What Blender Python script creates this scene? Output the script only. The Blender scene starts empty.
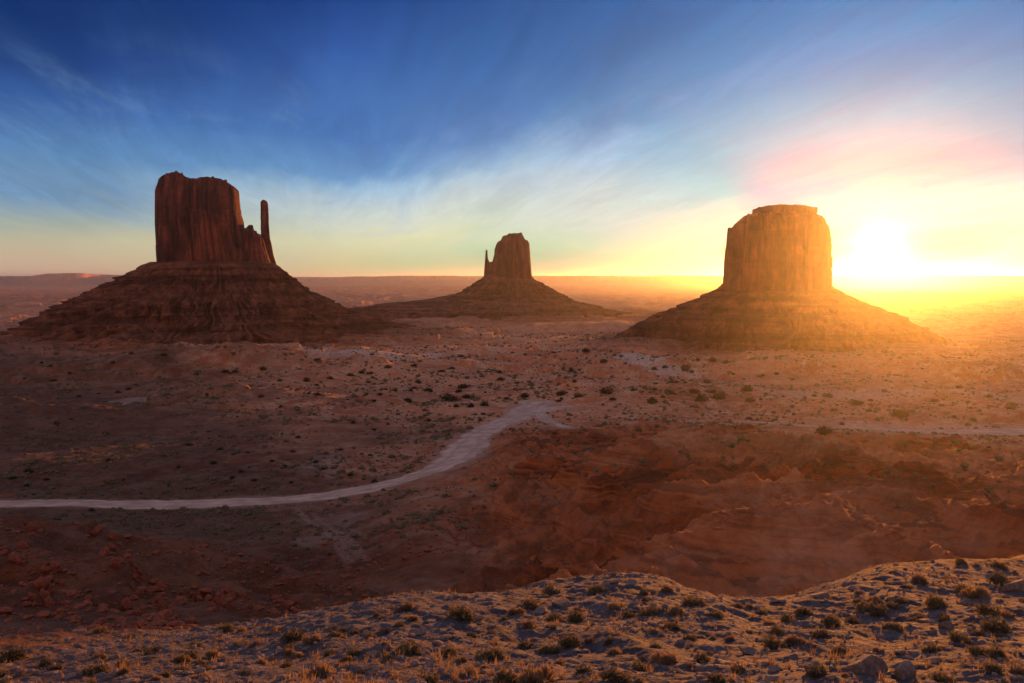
import bpy, math, random
import numpy as np
R = math.radians
scene = bpy.context.scene
C = scene.collection

# ------------------------------------------------------------------ camera
CAM_Z = 90.0            # eye height over the valley plain (plain is z = 0)
F = 887.0               # focal length in pixels of a 1024 wide frame
PITCH = math.atan(63.0 / F)
cam_d = bpy.data.cameras.new('camera')
cam = bpy.data.objects.new('camera', cam_d); C.objects.link(cam)
cam_d.sensor_width = 36.0
cam_d.lens = 36.0 * F / 1024.0
cam_d.clip_start = 0.5; cam_d.clip_end = 90000.0
cam.location = (0, 0, CAM_Z)
cam.rotation_euler = (R(90) - PITCH, 0, 0)
scene.camera = cam

# ------------------------------------------------------------------ light
SUN_AZ = R(22.4)        # to the right of straight ahead (+Y)
SUN_EL = R(1.5)
SUN_STRENGTH = 5.0
SUN_COLOR = (1.0, 0.32, 0.04)
SKY_STRENGTH = 0.1
HAZE_DENSITY = 0.255e-4
HAZE_G = 0.87
HAZE_COLOR = (0.84, 0.88, 1.0)
EXPOSURE = 1.0
SKYMUL = 5.0            # sky colours below are what the picture shows, before exposure
sd = (math.sin(SUN_AZ) * math.cos(SUN_EL), math.cos(SUN_AZ) * math.cos(SUN_EL), math.sin(SUN_EL))
from mathutils import Vector
sun_d = bpy.data.lights.new('sun', 'SUN')
sun_d.energy = SUN_STRENGTH; sun_d.angle = R(0.55); sun_d.color = SUN_COLOR
sun = bpy.data.objects.new('sun', sun_d); C.objects.link(sun)
sun.rotation_euler = Vector(sd).to_track_quat('Z', 'Y').to_euler()
sun.location = (300, 800, 400)

scene.view_settings.view_transform = 'Standard'
scene.view_settings.look = 'None'
scene.view_settings.exposure = EXPOSURE
scene.view_settings.gamma = 1.0
scene.render.engine = 'CYCLES'
cy = scene.cycles
cy.max_bounces = 4; cy.diffuse_bounces = 2; cy.glossy_bounces = 1; cy.transmission_bounces = 2
cy.volume_bounces = 0; cy.transparent_max_bounces = 8
cy.caustics_reflective = False; cy.caustics_refractive = False
cy.use_denoising = True; cy.use_adaptive_sampling = False

def lin(c):
    c = c / 255.0
    return c / 12.92 if c <= 0.04045 else ((c + 0.055) / 1.055) ** 2.4
def srgb(r, g, b): return (lin(r), lin(g), lin(b), 1.0)

class NT:
    """tiny node-tree writer"""
    def __init__(s, tree): s.t = tree; s.n = tree.nodes; s.l = tree.links
    def node(s, kind, **kw):
        n = s.n.new(kind)
        for k, v in kw.items(): setattr(n, k, v)
        return n
    def put(s, sock, v):
        if isinstance(v, bpy.types.NodeSocket): s.l.new(v, sock)
        elif v is not None: sock.default_value = v
    def math(s, op, a, b=None, c=None, clamp=False):
        n = s.node('ShaderNodeMath', operation=op, use_clamp=clamp)
        s.put(n.inputs[0], a); s.put(n.inputs[1], b)
        if c is not None: s.put(n.inputs[2], c)
        return n.outputs[0]
    def vmath(s, op, a, b=None, scale=None):
        n = s.node('ShaderNodeVectorMath', operation=op)
        s.put(n.inputs[0], a); s.put(n.inputs[1], b)
        if scale is not None: s.put(n.inputs['Scale'], scale)
        return n.outputs['Value'] if op in ('DOT_PRODUCT', 'LENGTH') else n.outputs[0]
    def noise(s, vec, scale, detail=4, rough=0.55, dist=0.0, out='Fac'):
        n = s.node('ShaderNodeTexNoise')
        s.put(n.inputs['Vector'], vec); s.put(n.inputs['Scale'], scale); n.inputs['Detail'].default_value = detail
        n.inputs['Roughness'].default_value = rough; n.inputs['Distortion'].default_value = dist
        return n.outputs[out]
    def ramp(s, fac, stops, interp='LINEAR'):
        n = s.node('ShaderNodeValToRGB'); cr = n.color_ramp; cr.interpolation = interp
        while len(cr.elements) < len(stops): cr.elements.new(0.5)
        for e, (p, c) in zip(cr.elements, stops):
            e.position = p; e.color = c if len(c) == 4 else (*c, 1)
        s.put(n.inputs[0], fac)
        return n.outputs[0]
    def maprange(s, v, a, b, c=0.0, d=1.0, smooth=True):
        n = s.node('ShaderNodeMapRange', interpolation_type='SMOOTHSTEP' if smooth else 'LINEAR')
        s.put(n.inputs[0], v)
        for i, x in enumerate((a, b, c, d)): n.inputs[i + 1].default_value = x
        return n.outputs[0]
    def mix(s, fac, a, b, blend='MIX'):
        n = s.node('ShaderNodeMix', data_type='RGBA', blend_type=blend)
        s.put(n.inputs[0], fac); s.put(n.inputs[6], a); s.put(n.inputs[7], b)
        return n.outputs[2]
    def mapping(s, vec, scale=(1, 1, 1), rot=(0, 0, 0), loc=(0, 0, 0)):
        n = s.node('ShaderNodeMapping')
        s.put(n.inputs[0], vec); n.inputs['Scale'].default_value = scale
        n.inputs['Rotation'].default_value = rot; n.inputs['Location'].default_value = loc
        return n.outputs[0]

# clear-sky colours (height, r, g, b) at six bearings from the far left round to the sun
SKY_COLUMNS = [
#SKY0
 [(0.01, 0.681, 0.468, 0.312), (0.038, 0.536, 0.495, 0.34), (0.058, 0.371, 0.44, 0.391), (0.078, 0.258, 0.371, 0.452), (0.097, 0.157, 0.291, 0.463), (0.136, 0.098, 0.241, 0.475), (0.174, 0.034, 0.114, 0.356), (0.211, 0.01, 0.048, 0.213), (0.26, 0.001, 0.026, 0.148)],
 [(0.012, 0.6, 0.589, 0.311), (0.042, 0.719, 0.73, 0.471), (0.064, 0.635, 0.711, 0.619), (0.086, 0.505, 0.635, 0.698), (0.107, 0.332, 0.538, 0.713), (0.129, 0.12, 0.309, 0.6), (0.16, 0.055, 0.182, 0.486), (0.191, 0.047, 0.154, 0.44), (0.231, 0.023, 0.093, 0.346), (0.283, 0.004, 0.047, 0.232)],
 [(0.012, 0.422, 0.599, 0.338), (0.043, 0.731, 0.769, 0.497), (0.065, 0.673, 0.757, 0.638), (0.087, 0.559, 0.682, 0.719), (0.109, 0.429, 0.602, 0.727), (0.13, 0.227, 0.414, 0.633), (0.162, 0.093, 0.237, 0.51), (0.193, 0.052, 0.173, 0.451), (0.234, 0.028, 0.125, 0.375), (0.287, 0.01, 0.069, 0.272)],
 [(0.012, 0.065, 0.442, 0.331), (0.032, 0.271, 0.665, 0.488), (0.065, 0.553, 0.719, 0.677), (0.087, 0.54, 0.687, 0.696), (0.108, 0.488, 0.645, 0.737), (0.13, 0.363, 0.577, 0.769), (0.151, 0.253, 0.438, 0.68), (0.172, 0.106, 0.286, 0.531), (0.193, 0.054, 0.225, 0.495), (0.233, 0.019, 0.157, 0.415), (0.286, 0.006, 0.111, 0.348)],
 [(0.031, 0.792, 0.892, 0.557), (0.063, 0.407, 0.726, 0.657), (0.084, 0.089, 0.65, 0.724), (0.106, 0.1, 0.558, 0.732), (0.137, 0.084, 0.488, 0.73), (0.168, 0.056, 0.404, 0.686), (0.198, 0.01, 0.314, 0.624), (0.227, 0.006, 0.259, 0.602), (0.28, 0.003, 0.164, 0.461)],
 [(0.011, 0.085, 0.072, 0.025), (0.029, 0.078, 0.143, 0.035), (0.06, 0.065, 0.116, 0.514), (0.08, 0.043, 0.084, 0.666), (0.105, 0.04, 0.349, 0.641), (0.13, 0.038, 0.55, 0.805), (0.159, 0.03, 0.503, 0.754), (0.197, 0.02, 0.344, 0.654), (0.216, 0.011, 0.298, 0.646), (0.235, 0.008, 0.291, 0.642), (0.266, 0.005, 0.229, 0.55)],
#SKY1
]
world = bpy.data.worlds.new('World'); scene.world = world; world.use_nodes = True
def build_world():
    w = NT(world.node_tree); w.n.clear()
    out = w.node('ShaderNodeOutputWorld'); bg = w.node('ShaderNodeBackground')
    w.l.new(bg.outputs[0], out.inputs[0]); bg.inputs[1].default_value = SKY_STRENGTH
    sky = w.node('ShaderNodeTexSky', sky_type='NISHITA'); sky.sun_disc = False
    sky.sun_elevation = SUN_EL; sky.sun_rotation = SUN_AZ
    sky.altitude = 1600; sky.air_density = 1.0; sky.dust_density = 2.0; sky.ozone_density = 3.0
    d = w.node('ShaderNodeTexCoord').outputs['Generated']
    sep = w.node('ShaderNodeSeparateXYZ'); w.l.new(d, sep.inputs[0])
    z = sep.outputs[2]
    # cloud sheet coordinates: the view direction hits a curved layer overhead
    den = w.math('ADD', w.math('MAXIMUM', z, 0.0), 0.07)
    cu = w.math('DIVIDE', sep.outputs[0], den); cv = w.math('DIVIDE', sep.outputs[1], den)
    comb = w.node('ShaderNodeCombineXYZ'); w.l.new(cu, comb.inputs[0]); w.l.new(cv, comb.inputs[1])
    cp = comb.outputs[0]
    # streaky cirrus: long in one direction, thin across it
    def streak(az, along, across, off, detail, rough, dist):
        a_ = (math.sin(R(az)), math.cos(R(az)), 0); p_ = (math.cos(R(az)), -math.sin(R(az)), 0)
        u_ = w.math('MULTIPLY', w.vmath('DOT_PRODUCT', cp, a_), along); v_ = w.math('MULTIPLY', w.vmath('DOT_PRODUCT', cp, p_), across)
        k = w.node('ShaderNodeCombineXYZ'); w.l.new(u_, k.inputs[0]); w.l.new(v_, k.inputs[1]); k.inputs[2].default_value = off
        return w.noise(k.outputs[0], 1.0, detail, rough, dist)
    band = streak(-11, 0.14, 0.42, 2.3, 4, 0.5, 0.5)
    wisp = streak(-9, 0.33, 1.25, 5.1, 9, 0.62, 1.1)
    fine = streak(-13, 0.8, 5.0, 8.7, 9, 0.68, 0.9)
    warp = w.math('MULTIPLY', w.math('SUBTRACT', band, 0.5), 0.10)
    warp = w.math('ADD', warp, w.math('MULTIPLY', w.math('SUBTRACT', wisp, 0.5), 0.08))
    warp = w.math('MULTIPLY', warp, w.maprange(z, 0.0, 0.14, 0.12, 1.0))
    zz = w.math('ADD', z, warp)
    t = w.math('DIVIDE', w.math('MAXIMUM', zz, 0.0), 0.5, clamp=True)
    ramps = [w.ramp(t, [(p / 0.5, c) for p, *c in col] + [(1.0, tuple(0.85 * q for q in col[-1][1:]))]) for col in SKY_COLUMNS]
    # angle round the horizon away from the sun
    hv = w.node('ShaderNodeCombineXYZ'); w.l.new(sep.outputs[0], hv.inputs[0]); w.l.new(sep.outputs[1], hv.inputs[1])
    hn = w.vmath('NORMALIZE', hv.outputs[0])
    hd = w.vmath('DOT_PRODUCT', hn, (math.sin(SUN_AZ), math.cos(SUN_AZ), 0))
    ha = w.math('ARCCOSINE', w.math('MINIMUM', w.math('MAXIMUM', hd, -1.0), 1.0))
    ha = w.math('ADD', ha, w.math('MULTIPLY', w.math('SUBTRACT', band, 0.5), 0.35))
    c2 = ramps[5]
    for k, (lo, hi) in ((4, (0.02, 0.14)), (3, (0.14, 0.29)), (2, (0.29, 0.46)), (1, (0.46, 0.57)), (0, (0.57, 0.86))): c2 = w.mix(w.maprange(ha, lo, hi, smooth=False), c2, ramps[k])
    # thin pale cirrus lit from below, and darker blue gaps
    cloud = w.math('MULTIPLY', w.maprange(wisp, 0.48, 0.72), w.maprange(fine, 0.3, 0.7, 0.45, 1.0))
    cloud = w.math('MULTIPLY', cloud, w.maprange(z, 0.02, 0.10, 0.25, 1.0))
    cloud = w.math('MULTIPLY', cloud, w.maprange(z, 0.15, 0.27, 1.0, 0.12))
    cc = w.mix(w.maprange(ha, 0.05, 0.7), srgb(176, 186, 212), srgb(128, 172, 212))
    c3 = w.mix(w.math('MULTIPLY', cloud, 0.38), c2, cc)
    c3 = w.vmath('SCALE', c3, scale=w.math('ADD', 1.0, w.math('MULTIPLY', w.math('MULTIPLY', w.math('SUBTRACT', fine, 0.5), 0.55), w.maprange(z, 0.02, 0.09))))
    gap = w.math('MULTIPLY', w.maprange(band, 0.50, 0.30), w.maprange(z, 0.05, 0.12))
    c3 = w.mix(w.math('MULTIPLY', gap, 0.40), c3, w.mix(w.maprange(ha, 0.05, 0.5), srgb(86, 106, 160), srgb(40, 78, 150)))
    # added fill from the unseen sky: pink belt behind the viewer, brightened dome overhead
    dome = w.mix(w.maprange(z, 0.05, 0.75), (0.92, 0.48, 0.36, 1), (0.25, 0.25, 0.35, 1))
    c3 = w.mix(w.maprange(ha, 0.95, 1.7), c3, dome)
    c3 = w.mix(w.maprange(z, 0.36, 0.75), c3, (0.24, 0.25, 0.37, 1))
    c4 = w.vmath('SCALE', c3, scale=SKYMUL)
    c4 = w.mix(0.05, c4, sky.outputs[0])
    # aureole round the sun
    dn = w.vmath('NORMALIZE', d)
    sa = w.math('ARCCOSINE', w.math('MINIMUM', w.vmath('DOT_PRODUCT', dn, sd), 1.0))
    g1 = w.math('MULTIPLY', w.math('EXPONENT', w.math('DIVIDE', sa, -0.012)), 30.0)
    g2 = w.math('MULTIPLY', w.math('EXPONENT', w.math('DIVIDE', sa, -0.05)), 1.0)
    glow = w.vmath('ADD', w.vmath('SCALE', (1.0, 0.90, 0.62), scale=g1), w.vmath('SCALE', (1.0, 0.80, 0.42), scale=g2))
    c5 = w.vmath('ADD', c4, glow)
    # below the horizon: dim red-brown ground light
    below = w.maprange(z, -0.035, -0.015, 0.0, 1.0)
    c6 = w.mix(below, (0.55, 0.30, 0.22, 1), c5)
    w.l.new(c6, bg.inputs[0])
build_world()

# ------------------------------------------------------------------ numpy noise
rs = np.random.RandomState(11)
PERM = rs.permutation(512).astype(np.int64)
GR = rs.uniform(0, 2 * np.pi, 512); GX = np.cos(GR); GY = np.sin(GR)
G3 = rs.normal(size=(512, 3)); G3 /= np.linalg.norm(G3, axis=1)[:, None]
def perlin(x, y, seed=0):
    xi = np.floor(x); yi = np.floor(y); fx = x - xi; fy = y - yi
    xi = xi.astype(np.int64) + seed * 17; yi = yi.astype(np.int64) + seed * 31
    u = fx * fx * fx * (fx * (fx * 6 - 15) + 10); v = fy * fy * fy * (fy * (fy * 6 - 15) + 10)
    def g(ix, iy, dx, dy):
        h = PERM[(ix + PERM[iy & 511]) & 511]
        return GX[h] * dx + GY[h] * dy
    a = g(xi, yi, fx, fy); b = g(xi + 1, yi, fx - 1, fy)
    c = g(xi, yi + 1, fx, fy - 1); d = g(xi + 1, yi + 1, fx - 1, fy - 1)
    return (a + u * (b - a) + v * ((c + u * (d - c)) - (a + u * (b - a)))) * 1.5
def perlin3(x, y, z, seed=0):
    xi = np.floor(x); yi = np.floor(y); zi = np.floor(z); f = [x - xi, y - yi, z - zi]
    xi = xi.astype(np.int64) + seed * 13; yi = yi.astype(np.int64); zi = zi.astype(np.int64)
    s = [t * t * (3 - 2 * t) for t in f]; r = 0
    for i in (0, 1):
        for j in (0, 1):
            for k in (0, 1):
                h = PERM[(xi + i + PERM[(yi + j + PERM[(zi + k) & 511]) & 511]) & 511]
                dot = G3[h, 0] * (f[0] - i) + G3[h, 1] * (f[1] - j) + G3[h, 2] * (f[2] - k)
                w = (s[0] if i else 1 - s[0]) * (s[1] if j else 1 - s[1]) * (s[2] if k else 1 - s[2])
                r = r + w * dot
    return r * 1.6
def fbm(x, y, wl, octv=4, gain=0.5, seed=0):
    r = 0; a = 1.0
    for o in range(octv):
        r = r + a * perlin(x / wl, y / wl, seed + o); wl *= 0.49; a *= gain
    return r
def ridged(x, y, wl, octv=4, gain=0.5, seed=0):
    r = 0; a = 1.0; prev = 1.0
    for o in range(octv):
        pn = perlin(x / wl, y / wl, seed + o); n = 1 - np.sqrt(pn * pn + 0.006) * 2 + 0.15; n = np.clip(n, 0, 1) ** 1.5
        r = r + a * n * prev; prev = np.clip(n, 0, 1); wl *= 0.48; a *= gain
    return r
def sstep(a, b, x):
    t = np.clip((x - a) / (b - a), 0, 1); return t * t * (3 - 2 * t)

# ------------------------------------------------------------------ the lie of the land
def ray(px, py):
    cx = (px - 512.0) / F; cz = (341.5 - py) / F
    c, s = math.cos(PITCH), math.sin(PITCH)
    return np.array([cx, c + cz * s, -s + cz * c])
def at_depth(px, py, rel):
    d = ray(px, py); k = rel / d[2]
    return d[0] * k, d[1] * k, CAM_Z + rel
CTRL = [  # picture column, row, height below the eye: where the land lies at those sight lines
 (0,683,-15.5),(250,683,-14.5),(512,683,-14),(760,683,-13.5),(1024,683,-13),
 (0,650,-24),(120,645,-22.5),(250,625,-25.5),(400,604,-25.5),(512,640,-18),(600,584,-22.6),(640,582,-22.2),(560,590,-22.4),(600,600,-20.8),(640,600,-20.6),(560,586,-25.8),(640,579,-26.5),(740,601,-24.5),(800,596,-25),(870,572,-25.8),(950,562,-25.5),(1024,557,-25.5),(1024,566,-24.0),(950,569,-23.6),
 (880,620,-19.5),(1024,620,-18.5),(250,655,-18.5),(740,640,-18),
 (0,600,-36),(60,600,-37),(0,560,-40),(0,527,-42),(50,538,-43),(110,548,-44.5),(120,600,-40.5),(180,575,-47),(200,605,-42),(250,608,-45),(250,590,-53),(300,560,-65),(310,600,-50),
 (40,522,-68),(150,522,-76),(300,530,-74),(350,515,-77),(400,590,-58),(400,560,-63),(390,520,-70),
 (420,500,-73),(512,575,-58),(600,570,-55),(700,590,-50),(780,590,-48),
 (0,504,-79),(150,505,-80),(280,502,-80),(400,481,-80),(470,450,-80),(490,430,-83),(530,407,-87),(560,408,-87),
 (512,540,-61),(512,500,-65),(520,470,-70),(540,440,-75),(600,431,-70),(610,421,-86),(560,424,-84),
 (600,520,-58),(620,470,-62),(700,560,-54),(700,520,-56),(700,480,-55),(700,452,-58),(690,434,-62),(700,424,-87),
 (820,560,-50),(820,510,-54),(820,470,-58),(820,446,-62),(820,437,-74),(800,426,-88),
 (950,545,-47),(950,505,-52),(930,476,-56),(930,452,-68),(930,440,-80),(930,432,-88),
 (1024,530,-48),(1024,512,-52),(1024,470,-70),(1024,445,-84),(1024,432,-88),
 (100,460,-84),(250,460,-82),(100,420,-88),(350,430,-86),(420,440,-83),(100,380,-90),(300,390,-89),(512,380,-90),(760,380,-90),(1000,390,-90),
]
pts = np.array([at_depth(*c) for c in CTRL])
extra = []
for adeg in (-60, -40, -20, 0, 20, 40, 60):
    for dd, zz in ((5, -3.2), (14, -8.2), (110, None), (900, -90), (1400, -90)):
        if zz is not None: extra.append((dd * math.sin(R(adeg)), dd * math.cos(R(adeg)), CAM_Z + zz))
for px, dd, zz in ((600, 84, -32), (640, 86, -32.5), (950, 88, -34), (1024, 90, -37), (870, 84, -31), (640, 100, -43), (760, 95, -42), (900, 105, -42), (1024, 110, -41), (512, 100, -42), (400, 90, -39), (300, 90, -38)):
    extra.append(((px - 512) / F * dd, dd, CAM_Z + zz))
pts = np.vstack([pts, np.array(extra)])
AZK = 2.6
def uv(x, y):
    return np.clip(np.arctan2(x, np.maximum(y, 1e-3)), -0.78, 0.78) * AZK, np.log(np.hypot(x, y) + 1.0)
def tps_fit(P, reg=2e-4):
    u, v = uv(P[:, 0], P[:, 1]); n = len(u)
    r2 = (u[:, None] - u) ** 2 + (v[:, None] - v) ** 2
    K = 0.5 * r2 * np.log(r2 + 1e-12) + reg * np.eye(n)
    A = np.zeros((n + 3, n + 3)); A[:n, :n] = K; A[:n, n] = 1; A[:n, n + 1] = u; A[:n, n + 2] = v; A[n:, :n] = A[:n, n:].T
    return u, v, np.linalg.solve(A, np.concatenate([P[:, 2], np.zeros(3)]))
TU, TV, TW = tps_fit(pts)
def base_h(x, y):
    sh = np.shape(x); x = np.ravel(x); y = np.ravel(y); out = np.empty(len(x)); n = len(TU)
    for i in range(0, len(x), 60000):
        u, v = uv(x[i:i + 60000], y[i:i + 60000])
        r2 = (u[:, None] - TU) ** 2 + (v[:, None] - TV) ** 2
        out[i:i + 60000] = (0.5 * r2 * np.log(r2 + 1e-12)) @ TW[:n] + TW[n] + TW[n + 1] * u + TW[n + 2] * v
    out = out.reshape(sh); d = np.hypot(x, y).reshape(sh)
    k = sstep(650, 1000, d)
    return out * (1 - k)

# roads: centre line through sight lines on the smooth land, width in metres
ROADS = {
 'main': [(-120,503,-79,17),(0,504,-79.2,17),(100,505,-79.7,17),(200,505,-80,16),(280,501,-80,15),(340,492,-80,14),(400,482,-80,14),(436,472,-80,16),(456,461,-80,19),(466,449,-80.5,21),(474,437,-82,17),(492,427,-83.5,17),(514,418,-85,16),(530,408,-86.5,22),(538,401,-87.5,24)],
 'spur': [(512,417,-85.2,12),(535,410,-86.2,20),(552,408,-86.8,14),(576,405,-87,4)],
 'curl': [(538,411,-86,7),(546,420,-85,7),(560,428,-84,5),(574,433,-82,3)],
 'valley': [(745,420,-88,4),(790,424,-88,8),(850,429,-88,11),(900,431.5,-88,18),(960,432.5,-88,27),(1030,432,-88,30),(1140,431,-88,28)],
}
def road_line(spec):
    P = np.array([(*at_depth(a, b, r)[:2], w) for a, b, r, w in spec])
    seg = np.hypot(*np.diff(P[:, :2], axis=0).T); s = np.concatenate([[0], np.cumsum(seg)])
    t = np.arange(0, s[-1], 2.0)
    # Catmull-like smoothing: dense linear then blurred
    Q = np.stack([np.interp(t, s, P[:, i]) for i in range(3)], 1)
    k = 9; pad = np.pad(Q, ((k, k), (0, 0)), mode='reflect', reflect_type='odd'); ker = np.hanning(2 * k + 1); ker /= ker.sum()
    return np.stack([np.convolve(pad[:, i], ker, 'valid') for i in range(3)], 1)
RL = {k: road_line(v) for k, v in ROADS.items()}
ALLR = np.vstack([q[::2] for q in RL.values()])
def road_dist(x, y):
    """signed distance to the nearest road edge (negative on the road), capped"""
    sh = np.shape(x); x = np.ravel(x); y = np.ravel(y); out = np.full(len(x), 60.0)
    m = np.where((np.hypot(x, y) > 240) & (np.hypot(x, y) < 760))[0]
    for i in range(0, len(m), 40000):
        j = m[i:i + 40000]
        d = np.hypot(x[j][:, None] - ALLR[:, 0], y[j][:, None] - ALLR[:, 1]) - ALLR[:, 2] * 0.5
        out[j] = np.minimum(d.min(1), 60)
    return out.reshape(sh)

RIDGES = [([(640,440,-66),(690,436,-61),(760,440,-58),(820,447,-56),(880,461,-54),(930,477,-52),(975,497,-49),(1035,522,-45),(1120,545,-42)], 0.42, 12),
 ([(540,512,-64),(590,502,-60),(650,498,-57),(710,506,-54),(760,522,-51),(810,548,-49)], 0.34, 14),
 ([(575,440,-74),(610,432,-68),(660,432,-63),(705,440,-61)], 0.40, 10),
 ([(700,470,-59),(770,474,-56),(850,492,-53),(920,520,-49),(985,548,-46)], 0.36, 11),
 ([(470,540,-63),(520,525,-62),(575,512,-60)], 0.30, 12), ([(600,552,-57),(680,548,-54),(740,560,-51)], 0.32, 10)]
RID = []
for sp, sl, wd in RIDGES:
    P = np.array([at_depth(*q) for q in sp]); s_ = np.concatenate([[0], np.cumsum(np.hypot(*np.diff(P[:, :2], axis=0).T))]); t_ = np.arange(0, s_[-1], 4.0)
    RID.append((np.stack([np.interp(t_, s_, P[:, i]) for i in range(3)], 1), sl, wd))
def ridge_land(x, y, h):
    sh = np.shape(x); xr = np.ravel(x); yr = np.ravel(y); hr = np.ravel(h).copy()
    dd = np.hypot(xr, yr); m = np.where((dd > 130) & (dd < 560) & (xr > -60))[0]
    for i in range(0, len(m), 60000):
        j = m[i:i + 60000]; X = xr[j]; Y = yr[j]; X = X + 9 * perlin(X / 45, Y / 45, 71) + 3 * perlin(X / 14, Y / 14, 73); Y = Y + 9 * perlin(X / 45, Y / 45, 72) + 3 * perlin(X / 14, Y / 14, 74)
        for P, sl, wd in RID:
            d2 = (X[:, None] - P[:, 0]) ** 2 + (Y[:, None] - P[:, 1]) ** 2; k = d2.argmin(1); d_ = np.sqrt(d2[np.arange(len(j)), k])
            c = P[k, 2] - (np.sqrt(d_ * d_ + wd * wd * 0.16) - wd * 0.4) * sl * (1 + 0.35 * perlin(X / 20, Y / 20, 77))
            a = hr[j]; q = 3.0; hr[j] = np.where(c - a > 12, c, np.where(a - c > 12, a, np.logaddexp(a / q, c / q) * q))
    return hr.reshape(sh)
def height(x, y, full=False):
    x = np.asarray(x, float); y = np.asarray(y, float)
    d = np.hypot(x, y); az = np.arctan2(x, np.maximum(y, 1e-3))
    h = base_h(x, y)
    rd = road_dist(x, y); off = sstep(0.5, 26, rd)
    # warped coordinates for badland drainage
    wx = x + 14 * perlin(x / 60, y / 60, 3); wy = y + 14 * perlin(x / 60, y / 60, 5)
    near = 1 - sstep(72, 105, d)
    bad = sstep(95, 150, d) * (1 - sstep(430, 560, d)) * sstep(-0.13, 0.02, az + 0.06 * perlin(x / 70, y / 70, 8))
    spur = sstep(85, 115, d) * (1 - sstep(200, 260, d)) * (1 - sstep(-0.20, -0.05, az))
    plain = sstep(220, 420, d)
    rid = ridged(wx, wy * 0.75, 95, 5, 0.47, 20)
    h = np.where(off > 0, h * (1 - off) + ridge_land(x, y, h) * off, h)
    h = h + bad * off * (5.0 * (rid - 0.95))
    h = h + bad * off * (3.0 * (ridged(wx, wy, 26, 5, 0.58, 33) - 0.8) + 0.6 * fbm(x, y, 4.0, 3, 0.6, 36))
    h = h + spur * (3.2 * (ridged(wx, wy, 60, 4, 0.5, 41) - 0.9) + 1.4 * fbm(x, y, 9, 4, 0.55, 44))
    # rolling valley floor with small washes and low ledges
    pl = 2.6 * fbm(wx, wy, 150, 4, 0.5, 50) - 2.2 * (ridged(wx, wy, 130, 3, 0.5, 55) - 0.8)
    led = fbm(wx, wy * 1.6, 260, 4, 0.5, 60)
    stp = np.clip((led - 0.05) / 0.05, 0, 1) * 5.0 + np.clip((led - 0.33) / 0.05, 0, 1) * 5.0
    h = h + plain * off * (1 - 0.6 * bad) * (pl + stp * sstep(560, 700, d) * (1 - sstep(4000, 6000, d)))
    mid = sstep(150, 300, d) * (1 - plain * 0.5)
    h = h + mid * off * 1.0 * fbm(x, y, 22, 4, 0.55, 65) * (1 - 0.3 * bad)
    h = h + (1 - near) * sstep(0, 8, rd) * 0.35 * fbm(x, y, 5.0, 2, 0.5, 70) * (1 - sstep(500, 900, d))
    for bx, by, ra, rb, hh in ((-225, 860, 120, 70, 12), (-330, 900, 90, 60, 7), (-150, 985, 130, 60, 7), (420, 820, 150, 80, 6)):
        h = h + hh * np.exp(-((x - bx) / ra) ** 2 - ((y - by) / rb) ** 2) * (1 + 0.4 * perlin(x / 25, y / 25, 91))
    # sandy foreground: soft hummocks and runnels
    h = h + near * (0.26 * fbm(x, y, 15, 3, 0.5, 80) + 0.16 * ridged(x, y * 0.8, 6.0, 3, 0.6, 82) + 0.17 * fbm(x + y * 0.6, y * 0.7, 3.0, 3, 0.6, 84) + 0.06 * fbm(x, y, 0.8, 3, 0.55, 88))
    # far country: swells, benches and the mesas along the horizon
    far = sstep(2600, 5200, d)
    h = h + far * 16 * fbm(x, y * 0.5, 3200, 4, 0.5, 90)
    bench = np.clip(fbm(x, y * 0.6, 4200, 4, 0.55, 95) * 4, 0, 1)
    h = h + sstep(2600, 3600, d) * 13 * bench
    a = np.degrees(az)
    top = np.interp(a, [-60, -33, -31, -28.5, -27.5, -26, -25, -22, -16, -11, -9.5, -8, -6.5, -4, 0, 6, 10, 14, 18, 24, 27, 30, 40, 60],
                    [120, 112, 118, 132, 168, 172, 160, 130, 120, 118, 122, 128, 138, 142, 132, 140, 142, 138, 132, 136, 138, 130, 128, 120])
    top = top + 7 * fbm(a * 90, a * 0 + 3, 190, 5, 0.6, 99)
    edge = 15500 + 1400 * fbm(a * 90, a * 0 + 9, 500, 4, 0.5, 101)
    h = h * (1 - sstep(12000, 14000, d)) + top * (0.35 * sstep(edge - 900, edge - 250, d) + 0.65 * sstep(edge - 250, edge, d)) * (1 - 0.0 * d)
    kk = 1 - sstep(2.5, 9, d); h = h * (1 - kk) + (CAM_Z - 1.75 - 0.28 * d) * kk
    if full: return h, dict(d=d, az=az, near=near, bad=bad, spur=spur, plain=plain, rd=rd, rid=rid, led=led, bench=bench, far=far)
    return h
def hit(px, py, n=900):
    """where the sight line through a picture position meets the land"""
    d = ray(px, py); t = np.exp(np.linspace(math.log(16), math.log(9000), n))
    z = CAM_Z + d[2] * t - height(d[0] * t, d[1] * t)
    i = int(np.argmax(z < 0))
    if i == 0: i = n - 1
    a, b = t[i - 1], t[i]; k = z[i - 1] / (z[i - 1] - z[i] + 1e-9); tt = a + (b - a) * k
    return d[0] * tt, d[1] * tt

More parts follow.
